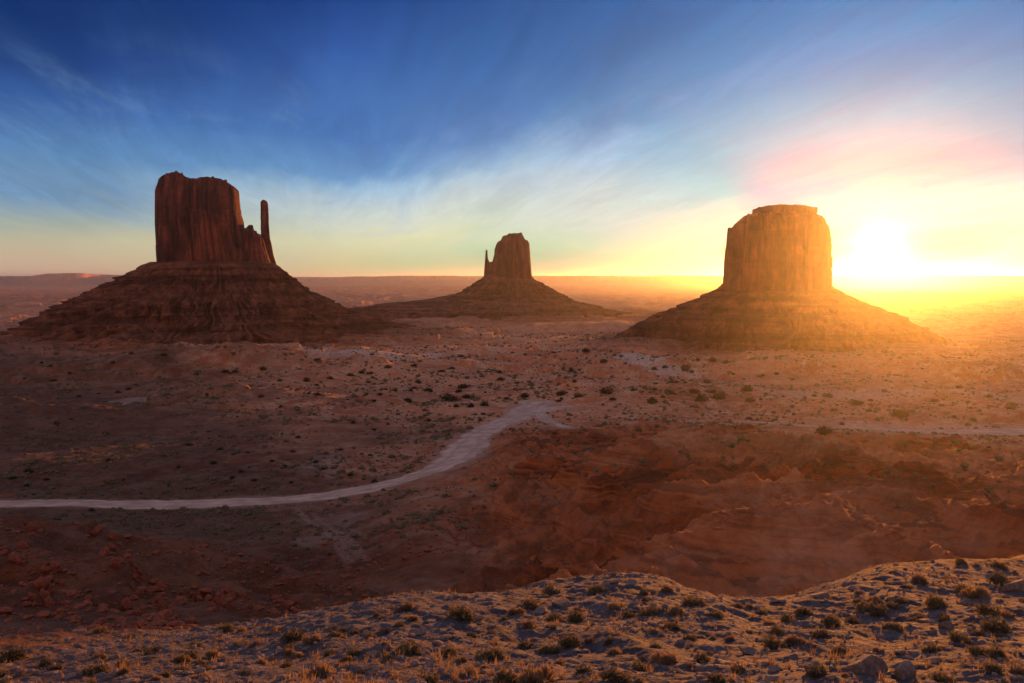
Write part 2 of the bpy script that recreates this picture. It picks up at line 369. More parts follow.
# ------------------------------------------------------------------ mesh helpers
def link(o): C.objects.link(o); return o
def mesh_obj(name, verts, faces, mat=None, parent=None, smooth=True):
    me = bpy.data.meshes.new(name)
    verts = np.asarray(verts, dtype=np.float32)
    if isinstance(faces, np.ndarray):
        nf, k = faces.shape
        me.vertices.add(len(verts)); me.vertices.foreach_set('co', verts.ravel())
        me.loops.add(nf * k); me.loops.foreach_set('vertex_index', faces.astype(np.int32).ravel())
        me.polygons.add(nf); me.polygons.foreach_set('loop_start', np.arange(0, nf * k, k, dtype=np.int32))
        me.update(calc_edges=True)
    else:
        me.from_pydata([tuple(map(float, v)) for v in verts], [], faces)
    me.validate()
    me.polygons.foreach_set('use_smooth', np.full(len(me.polygons), smooth))
    if mat: me.materials.append(mat)
    o = bpy.data.objects.new(name, me); link(o)
    if parent: o.parent = parent
    return o
def grid_faces(nr, nc, wrap=False):
    i = np.arange(nr - 1)[:, None] * nc; j = np.arange(nc if wrap else nc - 1)[None, :]; j2 = (j + 1) % nc
    return np.stack([(i + j), (i + j2), (i + nc + j2), (i + nc + j)], -1).reshape(-1, 4)
def tag(o, label=None, cat=None, group=None, kind=None):
    for k, v in (('label', label), ('category', cat), ('group', group), ('kind', kind)):
        if v: o[k] = v
    return o
def empty(name, loc):
    e = bpy.data.objects.new(name, None); e.location = loc; e.empty_display_size = 1; return link(e)
def add_attr(o, name, arr):
    a = o.data.attributes.new(name, 'FLOAT_COLOR', 'POINT')
    a.data.foreach_set('color', np.asarray(arr, dtype=np.float32).ravel())

# ------------------------------------------------------------------ materials
def new_mat(name):
    m = bpy.data.materials.new(name); m.use_nodes = True; n = NT(m.node_tree); n.n.clear()
    out = n.node('ShaderNodeOutputMaterial'); b = n.node('ShaderNodeBsdfPrincipled'); n.l.new(b.outputs[0], out.inputs[0])
    b.inputs['Roughness'].default_value = 0.95; b.inputs['Specular IOR Level'].default_value = 0.15
    return m, n, b, out
def ground_material():
    m, n, b, out = new_mat('desert_soil')
    geo = n.node('ShaderNodeNewGeometry').outputs['Position']
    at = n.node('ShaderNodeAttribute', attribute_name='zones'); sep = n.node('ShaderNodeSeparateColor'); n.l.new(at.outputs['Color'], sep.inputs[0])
    sand, bad, scrub = sep.outputs[0], sep.outputs[1], sep.outputs[2]
    n1 = n.noise(geo, 0.012, 6, 0.6); n2 = n.noise(geo, 0.09, 6, 0.62); n3 = n.noise(geo, 0.9, 6, 0.65); n4 = n.noise(geo, 5.0, 4, 0.65)
    soil = n.mix(n.maprange(n1, 0.35, 0.65), (0.42, 0.125, 0.048, 1), (0.66, 0.26, 0.115, 1))
    soil = n.mix(n.maprange(n2, 0.4, 0.72), soil, (0.68, 0.37, 0.22, 1))
    strata = n.noise(n.mapping(geo, (0.01, 0.01, 0.35)), 1.0, 4, 0.6)
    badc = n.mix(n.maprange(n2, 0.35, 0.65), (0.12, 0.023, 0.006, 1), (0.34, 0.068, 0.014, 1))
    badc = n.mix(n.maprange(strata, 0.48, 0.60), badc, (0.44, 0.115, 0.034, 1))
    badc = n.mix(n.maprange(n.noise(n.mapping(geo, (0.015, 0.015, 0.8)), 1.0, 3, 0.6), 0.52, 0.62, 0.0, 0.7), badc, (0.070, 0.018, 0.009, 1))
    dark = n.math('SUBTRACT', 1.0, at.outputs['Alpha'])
    soil = n.mix(n.math('MULTIPLY', dark, 0.85), soil, n.mix(n.maprange(n2, 0.38, 0.62), (0.042, 0.019, 0.012, 1), (0.095, 0.040, 0.024, 1)))  # soil darkened away from the sun side, where the painted glow fades
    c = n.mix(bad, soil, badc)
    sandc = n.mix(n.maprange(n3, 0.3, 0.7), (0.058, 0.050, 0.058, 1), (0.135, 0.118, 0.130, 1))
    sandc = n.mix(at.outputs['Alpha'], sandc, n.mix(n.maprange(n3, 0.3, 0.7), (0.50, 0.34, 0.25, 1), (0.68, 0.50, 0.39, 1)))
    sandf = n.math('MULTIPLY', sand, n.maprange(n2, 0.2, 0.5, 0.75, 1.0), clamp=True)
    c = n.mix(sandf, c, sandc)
    # grains, pebbles and small dark plants too small to model
    vor = n.node('ShaderNodeTexVoronoi'); n.put(vor.inputs['Vector'], geo); vor.inputs['Scale'].default_value = 0.22; vor.inputs['Randomness'].default_value = 1.0
    spot = n.math('MULTIPLY', n.maprange(vor.outputs['Distance'], 0.34, 0.20), n.maprange(n2, 0.42, 0.55))
    c = n.mix(n.math('MULTIPLY', n.math('MULTIPLY', spot, scrub), 0.8), c, (0.085, 0.060, 0.035, 1))
    vor2 = n.node('ShaderNodeTexVoronoi'); n.put(vor2.inputs['Vector'], geo); vor2.inputs['Scale'].default_value = 2.2
    peb = n.maprange(vor2.outputs['Distance'], 0.28, 0.18)
    pebc = n.mix(n.noise(geo, 1.3, 2), (0.13, 0.075, 0.055, 1), (0.42, 0.30, 0.24, 1))
    c = n.mix(n.math('MULTIPLY', peb, n.maprange(n3, 0.42, 0.6, 0.0, 0.75)), c, pebc)
    c = n.mix(n.maprange(n4, 0.3, 0.7, 0.0, 0.35), c, n.vmath('SCALE', c, scale=0.55))
    n5 = n.noise(geo, 0.32, 8, 0.7, 0.5)
    c = n.mix(n.maprange(n5, 0.40, 0.66, 0.0, 0.55), c, n.vmath('SCALE', c, scale=0.5))
    n.l.new(c, b.inputs['Base Color'])
    bm = n.node('ShaderNodeBump'); bm.inputs['Strength'].default_value = 0.8; bm.inputs['Distance'].default_value = 1.0
    hgt = n.math('ADD', n.math('MULTIPLY', n2, 2.2), n.math('ADD', n.math('MULTIPLY', n3, 0.55), n.math('MULTIPLY', n4, 0.10)))
    hgt = n.math('ADD', hgt, n.math('MULTIPLY', peb, 0.06))
    n.l.new(hgt, bm.inputs['Height']); n.l.new(bm.outputs[0], b.inputs['Normal'])
    return m
def road_material():
    m, n, b, out = new_mat('pale_dirt_road')
    geo = n.node('ShaderNodeNewGeometry').outputs['Position']
    c = n.mix(n.maprange(n.noise(geo, 0.12, 6, 0.6), 0.35, 0.65), (0.40, 0.25, 0.185, 1), (0.60, 0.40, 0.30, 1))
    at = n.node('ShaderNodeAttribute', attribute_name='rut'); sp = n.node('ShaderNodeSeparateColor'); n.l.new(at.outputs['Color'], sp.inputs[0])
    wear = n.math('MULTIPLY', sp.outputs[0], n.maprange(n.noise(geo, 0.3, 5, 0.6), 0.3, 0.6, 0.3, 1.0))
    c = n.mix(wear, c, (0.30, 0.175, 0.13, 1))
    n.l.new(c, b.inputs['Base Color'])
    bm = n.node('ShaderNodeBump'); bm.inputs['Strength'].default_value = 0.4; bm.inputs['Distance'].default_value = 0.5
    n.l.new(n.noise(geo, 0.6, 6, 0.7), bm.inputs['Height']); n.l.new(bm.outputs[0], b.inputs['Normal'])
    return m
def rock_material(name, dark, light, band, talus=False):
    m, n, b, out = new_mat(name)
    geo = n.node('ShaderNodeNewGeometry').outputs['Position']
    v = n.noise(n.mapping(geo, (0.06, 0.06, 0.012)), 1.0, 7, 0.65, 0.4)
    v2 = n.noise(n.mapping(geo, (0.28, 0.28, 0.02)), 1.0, 5, 0.7, 0.3)
    s = n.noise(n.mapping(geo, (0.004, 0.004, 0.16 if talus else 0.07)), 1.0, 5, 0.65)
    f = n.noise(geo, 0.35, 6, 0.65)
    c = n.mix(n.maprange(v, 0.35, 0.66), dark, light)
    c = n.mix(n.maprange(s, 0.46, 0.62, 0.0, 0.65), c, band)
    if not talus: c = n.mix(n.maprange(v2, 0.42, 0.62, 0.0, 0.6), c, n.vmath('SCALE', c, scale=0.35))
    c = n.mix(n.maprange(f, 0.35, 0.7, 0.0, 0.45), c, n.vmath('SCALE', c, scale=0.55))
    if talus:
        pv = n.node('ShaderNodeTexVoronoi'); n.put(pv.inputs['Vector'], geo); pv.inputs['Scale'].default_value = 0.16
        c = n.mix(n.math('MULTIPLY', n.maprange(pv.outputs['Distance'], 0.38, 0.2), 0.6), c, (0.09, 0.055, 0.035, 1))
    n.l.new(c, b.inputs['Base Color'])
    bm = n.node('ShaderNodeBump'); bm.inputs['Strength'].default_value = 0.7; bm.inputs['Distance'].default_value = 4.0
    hh = n.math('ADD', n.math('ADD', n.math('MULTIPLY', v, 1.0), n.math('MULTIPLY', v2, 0.0 if talus else 0.8)), n.math('ADD', n.math('MULTIPLY', f, 0.45), n.math('MULTIPLY', s, 1.0 if talus else 0.4)))
    n.l.new(hh, bm.inputs['Height']); n.l.new(bm.outputs[0], b.inputs['Normal'])
    return m
M_ground = ground_material(); M_road = road_material()
M_cliff = rock_material('red_sandstone', (0.042, 0.011, 0.007, 1), (0.32, 0.085, 0.045, 1), (0.14, 0.037, 0.020, 1))
M_talus = rock_material('red_shale_slope', (0.10, 0.029, 0.013, 1), (0.30, 0.098, 0.045, 1), (0.050, 0.015, 0.008, 1), True)

# ------------------------------------------------------------------ ground sheet
def build_ground():
    azd = np.concatenate([np.linspace(-100, -38, 32, endpoint=False), np.linspace(-38, -32.5, 40, endpoint=False),
                          np.linspace(-32.5, 32.5, 960, endpoint=False), np.linspace(32.5, 38, 40, endpoint=False), np.linspace(38, 100, 33)])
    L = lambda a, b, s: list(np.exp(np.arange(math.log(a), math.log(b), s)))
    rr = L(1.5, 26, 0.06) + L(26, 95, 0.0038) + L(95, 320, 0.0042) + L(320, 1100, 0.0065) + L(1100, 12000, 0.02) + L(12000, 18000, 0.006) + L(18000, 40000, 0.06) + [42000.0]
    rr = np.array(rr); a = np.radians(azd)
    X = rr[:, None] * np.sin(a); Y = rr[:, None] * np.cos(a)
    H, q = height(X, Y, True)
    V = np.stack([X, Y, H], -1).reshape(-1, 3)
    o = mesh_obj('ground', V, grid_faces(len(rr), len(a))[:, ::-1], M_ground)
    d = q['d']; az = q['az']
    n1 = fbm(X, Y, 26, 4, 0.55, 110); n2 = fbm(X, Y, 90, 4, 0.55, 115)
    # pale sand: the foreground slope, road verges, a bare flat beyond the junction; also painted sunlit strips
    sand = (1 - sstep(74, 92, d + 5 * n1)) * sstep(-0.62, -0.40, az + 0.0035 * (d - 20) * -1 + 0.05 * n1 + 0.12)
    sand = np.maximum(sand, 0.30 * (1 - sstep(0, 5, q['rd'] + 3 * n1)))
    def blob(px, py, rel, ra, rb, amp, ang=0):
        bx, by, _ = at_depth(px, py, rel); dx = X - bx; dy = Y - by; c_, s_ = math.cos(ang), math.sin(ang)
        u_ = (dx * c_ + dy * s_) / ra; v_ = (-dx * s_ + dy * c_) / rb
        return amp * (1 - sstep(0.65, 1.05, np.hypot(u_, v_) + 0.35 * n1))
    for b_ in ((640, 367, -90, 26, 55, 0.95), (672, 374, -90, 30, 34, 0.85), (700, 385, -90, 26, 30, 0.5), (325, 465, -82, 12, 20, 0.35),
               (335, 523, -76, 12, 12, 0.3), (318, 540, -70, 8, 12, 0.3), (135, 398, -88, 16, 22, 0.5), (940, 425, -88, 60, 20, 0.35),
               (350, 362, -90, 75, 75, 0.85), (230, 358, -90, 90, 60, 0.5), (420, 358, -90, 90, 50, 0.6), (900, 398, -90, 120, 60, 0.45)):  # pale patches before the left butte paint in its sunlit strips
        sand = np.maximum(sand, blob(*b_))
    for line, wd, amp in (([(296,508,-79),(312,524,-75),(334,542,-71),(352,562,-67)], 1.3, 0.4), ([(306,508,-79),(324,524,-75),(346,543,-71),(366,563,-67)], 1.2, 0.35), ([(318,506,-79),(338,522,-75),(362,543,-70)], 1.2, 0.3),
                          ([(118,408,-88),(128,400,-88),(142,395,-89)], 3.0, 0.7), ([(480,436,-82),(450,437,-83),(432,442,-82)], 3.0, 0.6)):
        P_ = np.array([at_depth(*a_)[:2] for a_ in line]); m_ = (d < 700) & (d > 200) & (X < 60); xx = X[m_]; yy = Y[m_]; best = np.full(len(xx), 99.0)
        for a_, b_ in zip(P_[:-1], P_[1:]):
            t_ = np.clip(((xx - a_[0]) * (b_[0] - a_[0]) + (yy - a_[1]) * (b_[1] - a_[1])) / ((b_ - a_) ** 2).sum(), 0, 1)
            best = np.minimum(best, np.hypot(xx - a_[0] - t_ * (b_[0] - a_[0]), yy - a_[1] - t_ * (b_[1] - a_[1])))
        sand[m_] = np.maximum(sand[m_], amp * (1 - sstep(wd * 0.5, wd * 1.6, best + 1.0 * n1[m_])))
    foot = np.zeros_like(d)
    for bx, by, r0, r1 in ((-485.5, 1450, 330, 470), (2.4, 2150, 330, 520), (372, 1250, 200, 330)):
        foot = np.maximum(foot, 1 - sstep(r0, r1, np.hypot(X - bx, Y - by) + 50 * n2))
    sand = sand * (1 - foot)
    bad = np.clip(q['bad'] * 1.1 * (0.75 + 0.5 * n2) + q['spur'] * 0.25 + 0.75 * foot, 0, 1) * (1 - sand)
    scrub = np.clip(q['plain'] * (0.55 + 0.9 * n2), 0, 1) * (1 - 0.6 * sand)
    light = sstep(-0.42, 0.0, az + 0.10 * n2 + 0.00035 * (d - 560) + 0.05 * n1)  # soil painted brighter toward the sun, in place of its glow
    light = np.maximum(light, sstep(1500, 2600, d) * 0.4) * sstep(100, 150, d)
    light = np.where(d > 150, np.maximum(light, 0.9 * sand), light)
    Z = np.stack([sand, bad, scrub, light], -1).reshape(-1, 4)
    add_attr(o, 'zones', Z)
    tag(o, 'red desert valley floor and slopes running out to far mesas', 'ground', kind='structure')
    return o
ground = build_ground()

# ------------------------------------------------------------------ roads
def build_road(key, label, lift):
    Q = RL[key]; n = len(Q)
    T = np.gradient(Q[:, :2], axis=0); T /= np.linalg.norm(T, axis=1)[:, None]; N = np.stack([-T[:, 1], T[:, 0]], 1)
    cs = np.linspace(-1, 1, 21); s = np.arange(n) * 2.0
    eL = 1 + 0.26 * fbm(s, s * 0 + 5, 26, 6, 0.74, 130 + len(key)); eR = 1 + 0.26 * fbm(s, s * 0 + 25, 26, 6, 0.74, 137 + len(key))
    V = []; A = []
    for c_ in cs:
        wd = Q[:, 2] * 0.5 * np.where(c_ < 0, eL, eR) * c_ * 1.04
        x = Q[:, 0] + N[:, 0] * wd; y = Q[:, 1] + N[:, 1] * wd
        z = height(x, y) + lift - (0.45 if abs(c_) > 0.97 else 0)
        V.append(np.stack([x, y, z], 1))
        r_ = 0.6 * math.exp(-((abs(c_) - 0.42) / 0.10) ** 2) + 0.7 * sstep(0.75, 1.0, abs(c_))
        A.append(np.tile([r_, r_, r_, 1], (n, 1)))
    V = np.stack(V, 1).reshape(-1, 3); A = np.stack(A, 1).reshape(-1, 4)
    o = mesh_obj('dirt_road', V, grid_faces(n, len(cs)), M_road); add_attr(o, 'rut', A)
    return tag(o, label, 'road', kind='structure')
build_road('main', 'wide pale dirt road curving across the valley from the left to the junction', 0.16)
build_road('spur', 'short pale dirt turnout leading right from the road junction', 0.22)
build_road('curl', 'narrow dirt track curling down from the junction behind the brown hills', 0.28)
build_road('valley', 'pale dirt road crossing the sunlit plain at the right', 0.16)

# ------------------------------------------------------------------ buttes
def pillars(s, h, rng, n, depth, off, lo=0.0):
    """vertical joints and bulging columns along a perimeter: s in [0,1), h in [0,1]"""
    bp = np.sort(np.cumsum(rng.uniform(0.35, 1.9, n))); bp = bp / bp[-1]
    bp = np.concatenate([[0], bp]); idx = np.clip(np.searchsorted(bp, s, 'right') - 1, 0, n - 1)
    t = (s - bp[idx]) / (bp[idx + 1] - bp[idx]); w = (bp[idx + 1] - bp[idx]) * n
    bul = 1 - (1 - np.clip(1 - np.abs(2 * t - 1) ** 7, 0, 1) ** 0.6)
    dep = (rng.uniform(0.25, 1.0, n) ** 1.5)[idx] * depth * 1.5
    o1 = rng.uniform(-1, 1, n)[idx] * off; hb = rng.uniform(0.15, 0.95, n)[idx]; o2 = rng.uniform(0, 1, n)[idx] * off
    return -dep * (1 - bul) + o1 + np.where(h < hb, o2, -0.4 * o2)
def rock_loft(name, cx, cy, zb, Lz, Rz, top, dep, mat, parent, seed, nth=900, nh=150, pil=(26, 3.5, 2.5), expo=2.8, rough=1.0, rot=0.0, ledge=0.8, squeeze=0.965):
    """cliff block. Lz/Rz: (z, x) of the left and right faces; top: (x, z) of the crest; dep: half depth."""
    rng = np.random.RandomState(seed)
    th = np.linspace(0, 2 * np.pi, nth, endpoint=False); c, s = np.cos(th), np.sin(th)
    k = (np.abs(c) ** expo + np.abs(s) ** expo) ** (-1 / expo)
    ux, uy = c * k, s * k
    Lz = np.array(sorted(Lz)); Rz = np.array(sorted(Rz)); top = np.array(top)
    hs = np.linspace(0, 1, nh); zt_max = top[:, 1].max()
    rows = []
    def xy(z, sc=1.0):
        l = np.interp(z, Lz[:, 0], Lz[:, 1]); r = np.interp(z, Rz[:, 0], Rz[:, 1]); mx = (l + r) / 2; hw = (r - l) / 2 * squeeze
        return mx, hw
    arc = th / (2 * np.pi)
    mx0, hw0 = xy(np.full(nth, zb + 0.5 * (zt_max - zb)))
    x0 = mx0 + ux * hw0
    ztop = np.interp(x0, top[:, 0], top[:, 1])
    ztop = ztop + 2.0 * rough * fbm(x0, uy * dep, 20, 3, 0.6, seed) + 1.6 * rough * perlin(x0 / 4.5, uy * dep / 4.5, seed + 6) + 3.2 * rough * np.round(2.2 * perlin(x0 / 15, uy * dep / 15, seed + 8)) - 2.5 * rough
    for h in hs:
        z = zb + (ztop - zb) * h
        mx, hw = xy(z)
        H = np.full(nth, h)
        per = pillars(arc, H, np.random.RandomState(seed), pil[0], pil[1], pil[2]) + pillars((arc * 1.0 + 0.013) % 1, H, np.random.RandomState(seed + 1), int(pil[0] * 2.7), pil[1] * 0.45, pil[2] * 0.35)
        X = mx + ux * hw; Y = uy * dep
        nz = perlin3(X / 30, Y / 30, z / 45, seed) * 2.6 + perlin3(X / 9, Y / 9, z / 12, seed + 2) * 1.1 + perlin3(X / 3.2, Y / 3.2, z / 4, seed + 4) * 0.5
        lg = ledge * (perlin(z / 14, z * 0 + seed, 7) + 0.6 * perlin(z / 5, z * 0 + seed, 9))
        rd = 0.9 * sstep(0.975, 1.0, H) ** 2 * rough
        inset = per * (1 - 0.4 * sstep(0.0, 0.08, 1 - H) * 0) + nz * rough + lg - rd
        inset = np.minimum(inset, 0.2 * rough + 1.5 * (1 - np.abs(ux)))   # keep the traced outline
        sc = 1 + inset / np.hypot(hw, dep)
        # displace outward along the footprint
        rows.append(np.stack([mx + ux * np.maximum(hw + inset, 0.3), uy * np.maximum(dep * (1 - 0.10 * h) + inset, 0.3), z], 1))
    last = rows[-1]
    mxT = (last[:, 0].max() + last[:, 0].min()) / 2
    for q in (0.97, 0.93, 0.86, 0.75, 0.6, 0.42, 0.22, 0.06):
        X = mxT + (last[:, 0] - mxT) * q; Y = last[:, 1] * q
        Z = np.interp(X, top[:, 0], top[:, 1]) + 1.6 * rough * fbm(X, Y, 22, 3, 0.55, seed) + 0.8 * rough * perlin(X / 6, Y / 6, seed) + 1.5 * rough * (1 - q)
        Z = Z * sstep(0, 0.1, 1 - q) + last[:, 2] * (1 - sstep(0, 0.1, 1 - q))
        rows.append(np.stack([X, Y, Z], 1))
    V = np.stack(rows, 0); nr = len(rows)
    cr, sr = math.cos(rot), math.sin(rot)
    P = V.reshape(-1, 3).copy(); X, Y = P[:, 0].copy(), P[:, 1].copy()
    P[:, 0] = cx + X * cr - Y * sr; P[:, 1] = cy + X * sr + Y * cr
    F_ = grid_faces(nr, nth, True)
    cen = len(P); P = np.vstack([P, P[-nth:].mean(0)])
    tri = [(int((nr - 1) * nth + i), int((nr - 1) * nth + (i + 1) % nth), cen) for i in range(nth)]
    # cap as degenerate-free quads are not possible: build triangles separately
    me_faces = np.vstack([np.hstack([F_[:, [0, 1, 2]]]), F_[:, [0, 2, 3]], np.array(tri)])
    return mesh_obj(name, P, me_faces, mat, parent, smooth=True)
def talus(name, cx, cy, ztop, Lp, Rp, dep_k, mat, parent, seed, nth=1100, nz=230, gully=0.05, terr=5.0, foot=-4.0):
    """scree apron: Lp / Rp are (z, distance from the axis) down the left and right flanks"""
    th = np.linspace(0, 2 * np.pi, nth, endpoint=False); c, s = np.cos(th), np.sin(th)
    Lp = np.array(sorted(Lp)); Rp = np.array(sorted(Rp)); zs = np.linspace(ztop, foot, nz); rows = []
    for q in (0.02, 0.3, 0.6, 0.9):
        r = q * ((1 - c) / 2 * np.interp(ztop, Lp[:, 0], Lp[:, 1]) + (1 + c) / 2 * np.interp(ztop, Rp[:, 0], Rp[:, 1]))
        rows.append(np.stack([r * c, r * s * dep_k, np.full(nth, ztop) + 0.5], 1))
    for z in zs:
        # ledges: harder beds stand out as small steps
        zn = z + 5.0 * perlin(c * 2.2 + 7, s * 2.2 + z / 60, seed) + 1.5 * perlin(c * 9 + 7, s * 9, seed + 1)
        u_ = zn / terr + seed; fl = np.floor(u_); fr = u_ - fl; q_ = 0.34 + 0.16 * perlin(c * 6, s * 6 + fl, seed + 8)
        M = (fl + np.clip((fr - q_) / (1 - q_), 0, 1) - seed) * terr + terr * q_ * 0.5
        amp = np.clip(0.30 + 1.1 * perlin(c * 3.5 + fl * 3.7, s * 3.5, seed + 9), 0, 1)
        st = (M - zn) * amp + 0.9 * (perlin(zn / 4.5, zn * 0 + 3.1, seed + 2) + 0.6 * perlin(c * 40, s * 40 + z / 6, seed + 4))
        k = sstep(foot, foot + 25, z)
        zz = zn + st * k
        rl = np.interp(zz, Lp[:, 0], Lp[:, 1]); rr_ = np.interp(zz, Rp[:, 0], Rp[:, 1])
        w = (1 + c) / 2; r = rl * (1 - w) + rr_ * w
        g = ridged(th * 14 + 0.3 * perlin(th * 9, z / 20 + th * 0, seed), z / 55 + th * 0, 1.0, 4, 0.55, seed + 5) - 0.9
        down = sstep(ztop, ztop - 30, z)
        r = r * (1 + gully * g * down)
        X = r * c; Y = r * s * dep_k
        e = 1.3 * perlin3(X / 16, Y / 16, z / 7 + 0 * X, seed) + 0.8 * perlin3(X / 6, Y / 6, z / 4 + 0 * X, seed + 3)
        rows.append(np.stack([X + e * c, Y + e * s, z + 0.8 * perlin(X / 10, Y / 10, seed)], 1))
    P = np.stack(rows, 0).reshape(-1, 3)
    return mesh_obj(name, P, grid_faces(len(rows), nth, True), mat, parent)

def px_frame(pc, dist):
    """metres from the butte's axis and height over the plain for a picture position, at that distance"""
    bx = (pc - 512) / F * dist; sc = dist / F; ca = math.cos(math.atan2(bx, dist))
    return bx, sc, (lambda px: (px - pc) * sc * ca), (lambda py: CAM_Z + (278.5 - py) * sc)

def west_butte():
    D = 1450; pc = 215; bx, sc, X, Z = px_frame(pc, D)
    root = empty('butte', (bx, D, 0)); root.rotation_euler.z = -math.atan2(bx, D); tag(root, 'tall red butte with a thin finger spire beside its broad square tower', 'butte', 'sandstone buttes of the valley')
    talus('talus_slope', 0, 0, Z(262.5),
          [(Z(262.5), -X(159)), (Z(266), -X(150)), (Z(272), -X(138)), (Z(283), -X(121)), (Z(291), -X(105)), (Z(297), -X(93)), (Z(304), -X(75)), (Z(314), -X(60)), (Z(320), -X(51)), (Z(326), -X(40)), (Z(331), -X(28)), (Z(338), -X(18))],
          [(Z(262.5), X(274)), (Z(268), X(281)), (Z(279), X(291)), (Z(288), X(301)), (Z(297), X(320)), (Z(308), X(340)), (Z(315), X(353)), (Z(322), X(380)), (Z(328), X(405)), (Z(336), X(440))],
          0.92, M_talus, root, 3, terr=17.0, gully=0.12)
    zb = Z(268)
    rock_loft('tower', 0, 0, zb, [(Z(268), X(157.5)), (Z(225), X(156.5)), (Z(195), X(157.5)), (Z(180), X(161))],
              [(Z(268), X(256)), (Z(240), X(250)), (Z(233), X(248.5)), (Z(222), X(247.5)), (Z(215), X(245.3)), (Z(190), X(244)), (Z(180), X(244))],
              [(X(156), Z(196)), (X(158.5), Z(190)), (X(161), Z(186)), (X(163), Z(181.5)), (X(171), Z(179)), (X(177), Z(177.5)), (X(184), Z(179)), (X(190), Z(182)), (X(200), Z(183)), (X(208), Z(181.5)), (X(224), Z(182.5)), (X(230), Z(186)), (X(236), Z(188.5)), (X(241), Z(190)), (X(244), Z(192)), (X(252), Z(196))],
              62, M_cliff, root, 21, pil=(20, 9.0, 4.5), expo=2.45)
    rock_loft('shoulder', 0, -4, zb, [(Z(268), X(236)), (Z(230), X(240)), (Z(226), X(243))], [(Z(268), X(275)), (Z(250), X(269)), (Z(238), X(266)), (Z(226), X(262))],
              [(X(236), Z(230)), (X(248), Z(229)), (X(250), Z(226)), (X(253), Z(225.5)), (X(254.5), Z(227)), (X(255), Z(231)), (X(258), Z(232)), (X(258.6), Z(234.5)), (X(266), Z(236)), (X(275), Z(238))],
              42, M_cliff, root, 25, nth=600, nh=80, pil=(15, 4.0, 2.5), rough=0.7)
    rock_loft('spire', 0, -8, zb, [(Z(268), X(261.5)), (Z(240), X(262.3)), (Z(225), X(262.8)), (Z(201), X(263))],
              [(Z(268), X(279.5)), (Z(255), X(275.5)), (Z(243), X(273.5)), (Z(239), X(272.3)), (Z(225), X(271.3)), (Z(208), X(271.3)), (Z(201), X(270.5))],
              [(X(260), Z(202)), (X(263), Z(201.3)), (X(265.5), Z(200.3)), (X(269.5), Z(201)), (X(270.5), Z(203)), (X(276), Z(204))],
              9, M_cliff, root, 29, nth=300, nh=130, pil=(6, 0.8, 0.3), rough=0.28, expo=2.6, ledge=0.5, squeeze=1.0)
west_butte()
def east_butte():
    D = 2150; pc = 513; bx, sc, X, Z = px_frame(pc, D)
    root = empty('butte', (bx, D, 0)); root.rotation_euler.z = -math.atan2(bx, D); tag(root, 'small hazy butte far off between the two larger ones with a pointed thumb', 'butte', 'sandstone buttes of the valley')
    talus('talus_slope', 0, 0, Z(275),
          [(Z(275), -X(485)), (Z(279), -X(481)), (Z(284), -X(474)), (Z(290), -X(466)), (Z(294), -X(458)), (Z(298), -X(440)), (Z(301), -X(415)), (Z(304), -X(390)), (Z(308), -X(350)), (Z(314), -X(330)), (Z(320), -X(310))],
          [(Z(275), X(530)), (Z(280), X(535)), (Z(288), X(548)), (Z(297), X(563)), (Z(303), X(577)), (Z(306), X(592)), (Z(310), X(610)), (Z(315), X(628)), (Z(320), X(650))],
          0.85, M_talus, root, 7, nth=800, nz=150, terr=19.0, gully=0.09)
    zb = Z(281)
    rock_loft('tower', 0, 0, zb, [(Z(281), X(489)), (Z(262), X(491.5)), (Z(250), X(493.5)), (Z(242), X(496))], [(Z(281), X(533)), (Z(262), X(531.2)), (Z(250), X(530.5)), (Z(242), X(529.8))],
              [(X(489), Z(246)), (X(495), Z(244)), (X(498), Z(242)), (X(502), Z(241)), (X(502.6), Z(237.5)), (X(507), Z(236.5)), (X(509), Z(235)), (X(516), Z(234.2)), (X(521.5), Z(234)), (X(523.5), Z(238)), (X(524.5), Z(241)), (X(529), Z(242)), (X(533), Z(243))],
              50, M_cliff, root, 31, nth=600, nh=90, pil=(16, 6.0, 3.5), rough=0.8)
    rock_loft('spire', 0, -6, zb, [(Z(281), X(483.5)), (Z(268), X(484.6)), (Z(256), X(485.5)), (Z(250), X(486))], [(Z(281), X(496)), (Z(263), X(494)), (Z(262), X(489.5)), (Z(258), X(488)), (Z(250), X(487.6))],
              [(X(480), Z(252)), (X(486), Z(250.5)), (X(487.4), Z(250.2)), (X(488.4), Z(253)), (X(500), Z(258))], 9, M_cliff, root, 33, nth=240, nh=90, pil=(6, 0.8, 0.4), rough=0.3, expo=2.4, ledge=0.4, squeeze=1.0)
    rock_loft('shoulder', 0, -2, zb, [(Z(281), X(484)), (Z(262), X(486))], [(Z(281), X(505)), (Z(262), X(503))],
              [(X(484), Z(263)), (X(488), Z(262.5)), (X(493), Z(262)), (X(505), Z(258))], 22, M_cliff, root, 35, nth=240, nh=40, pil=(7, 2.5, 1), rough=0.5)
east_butte()
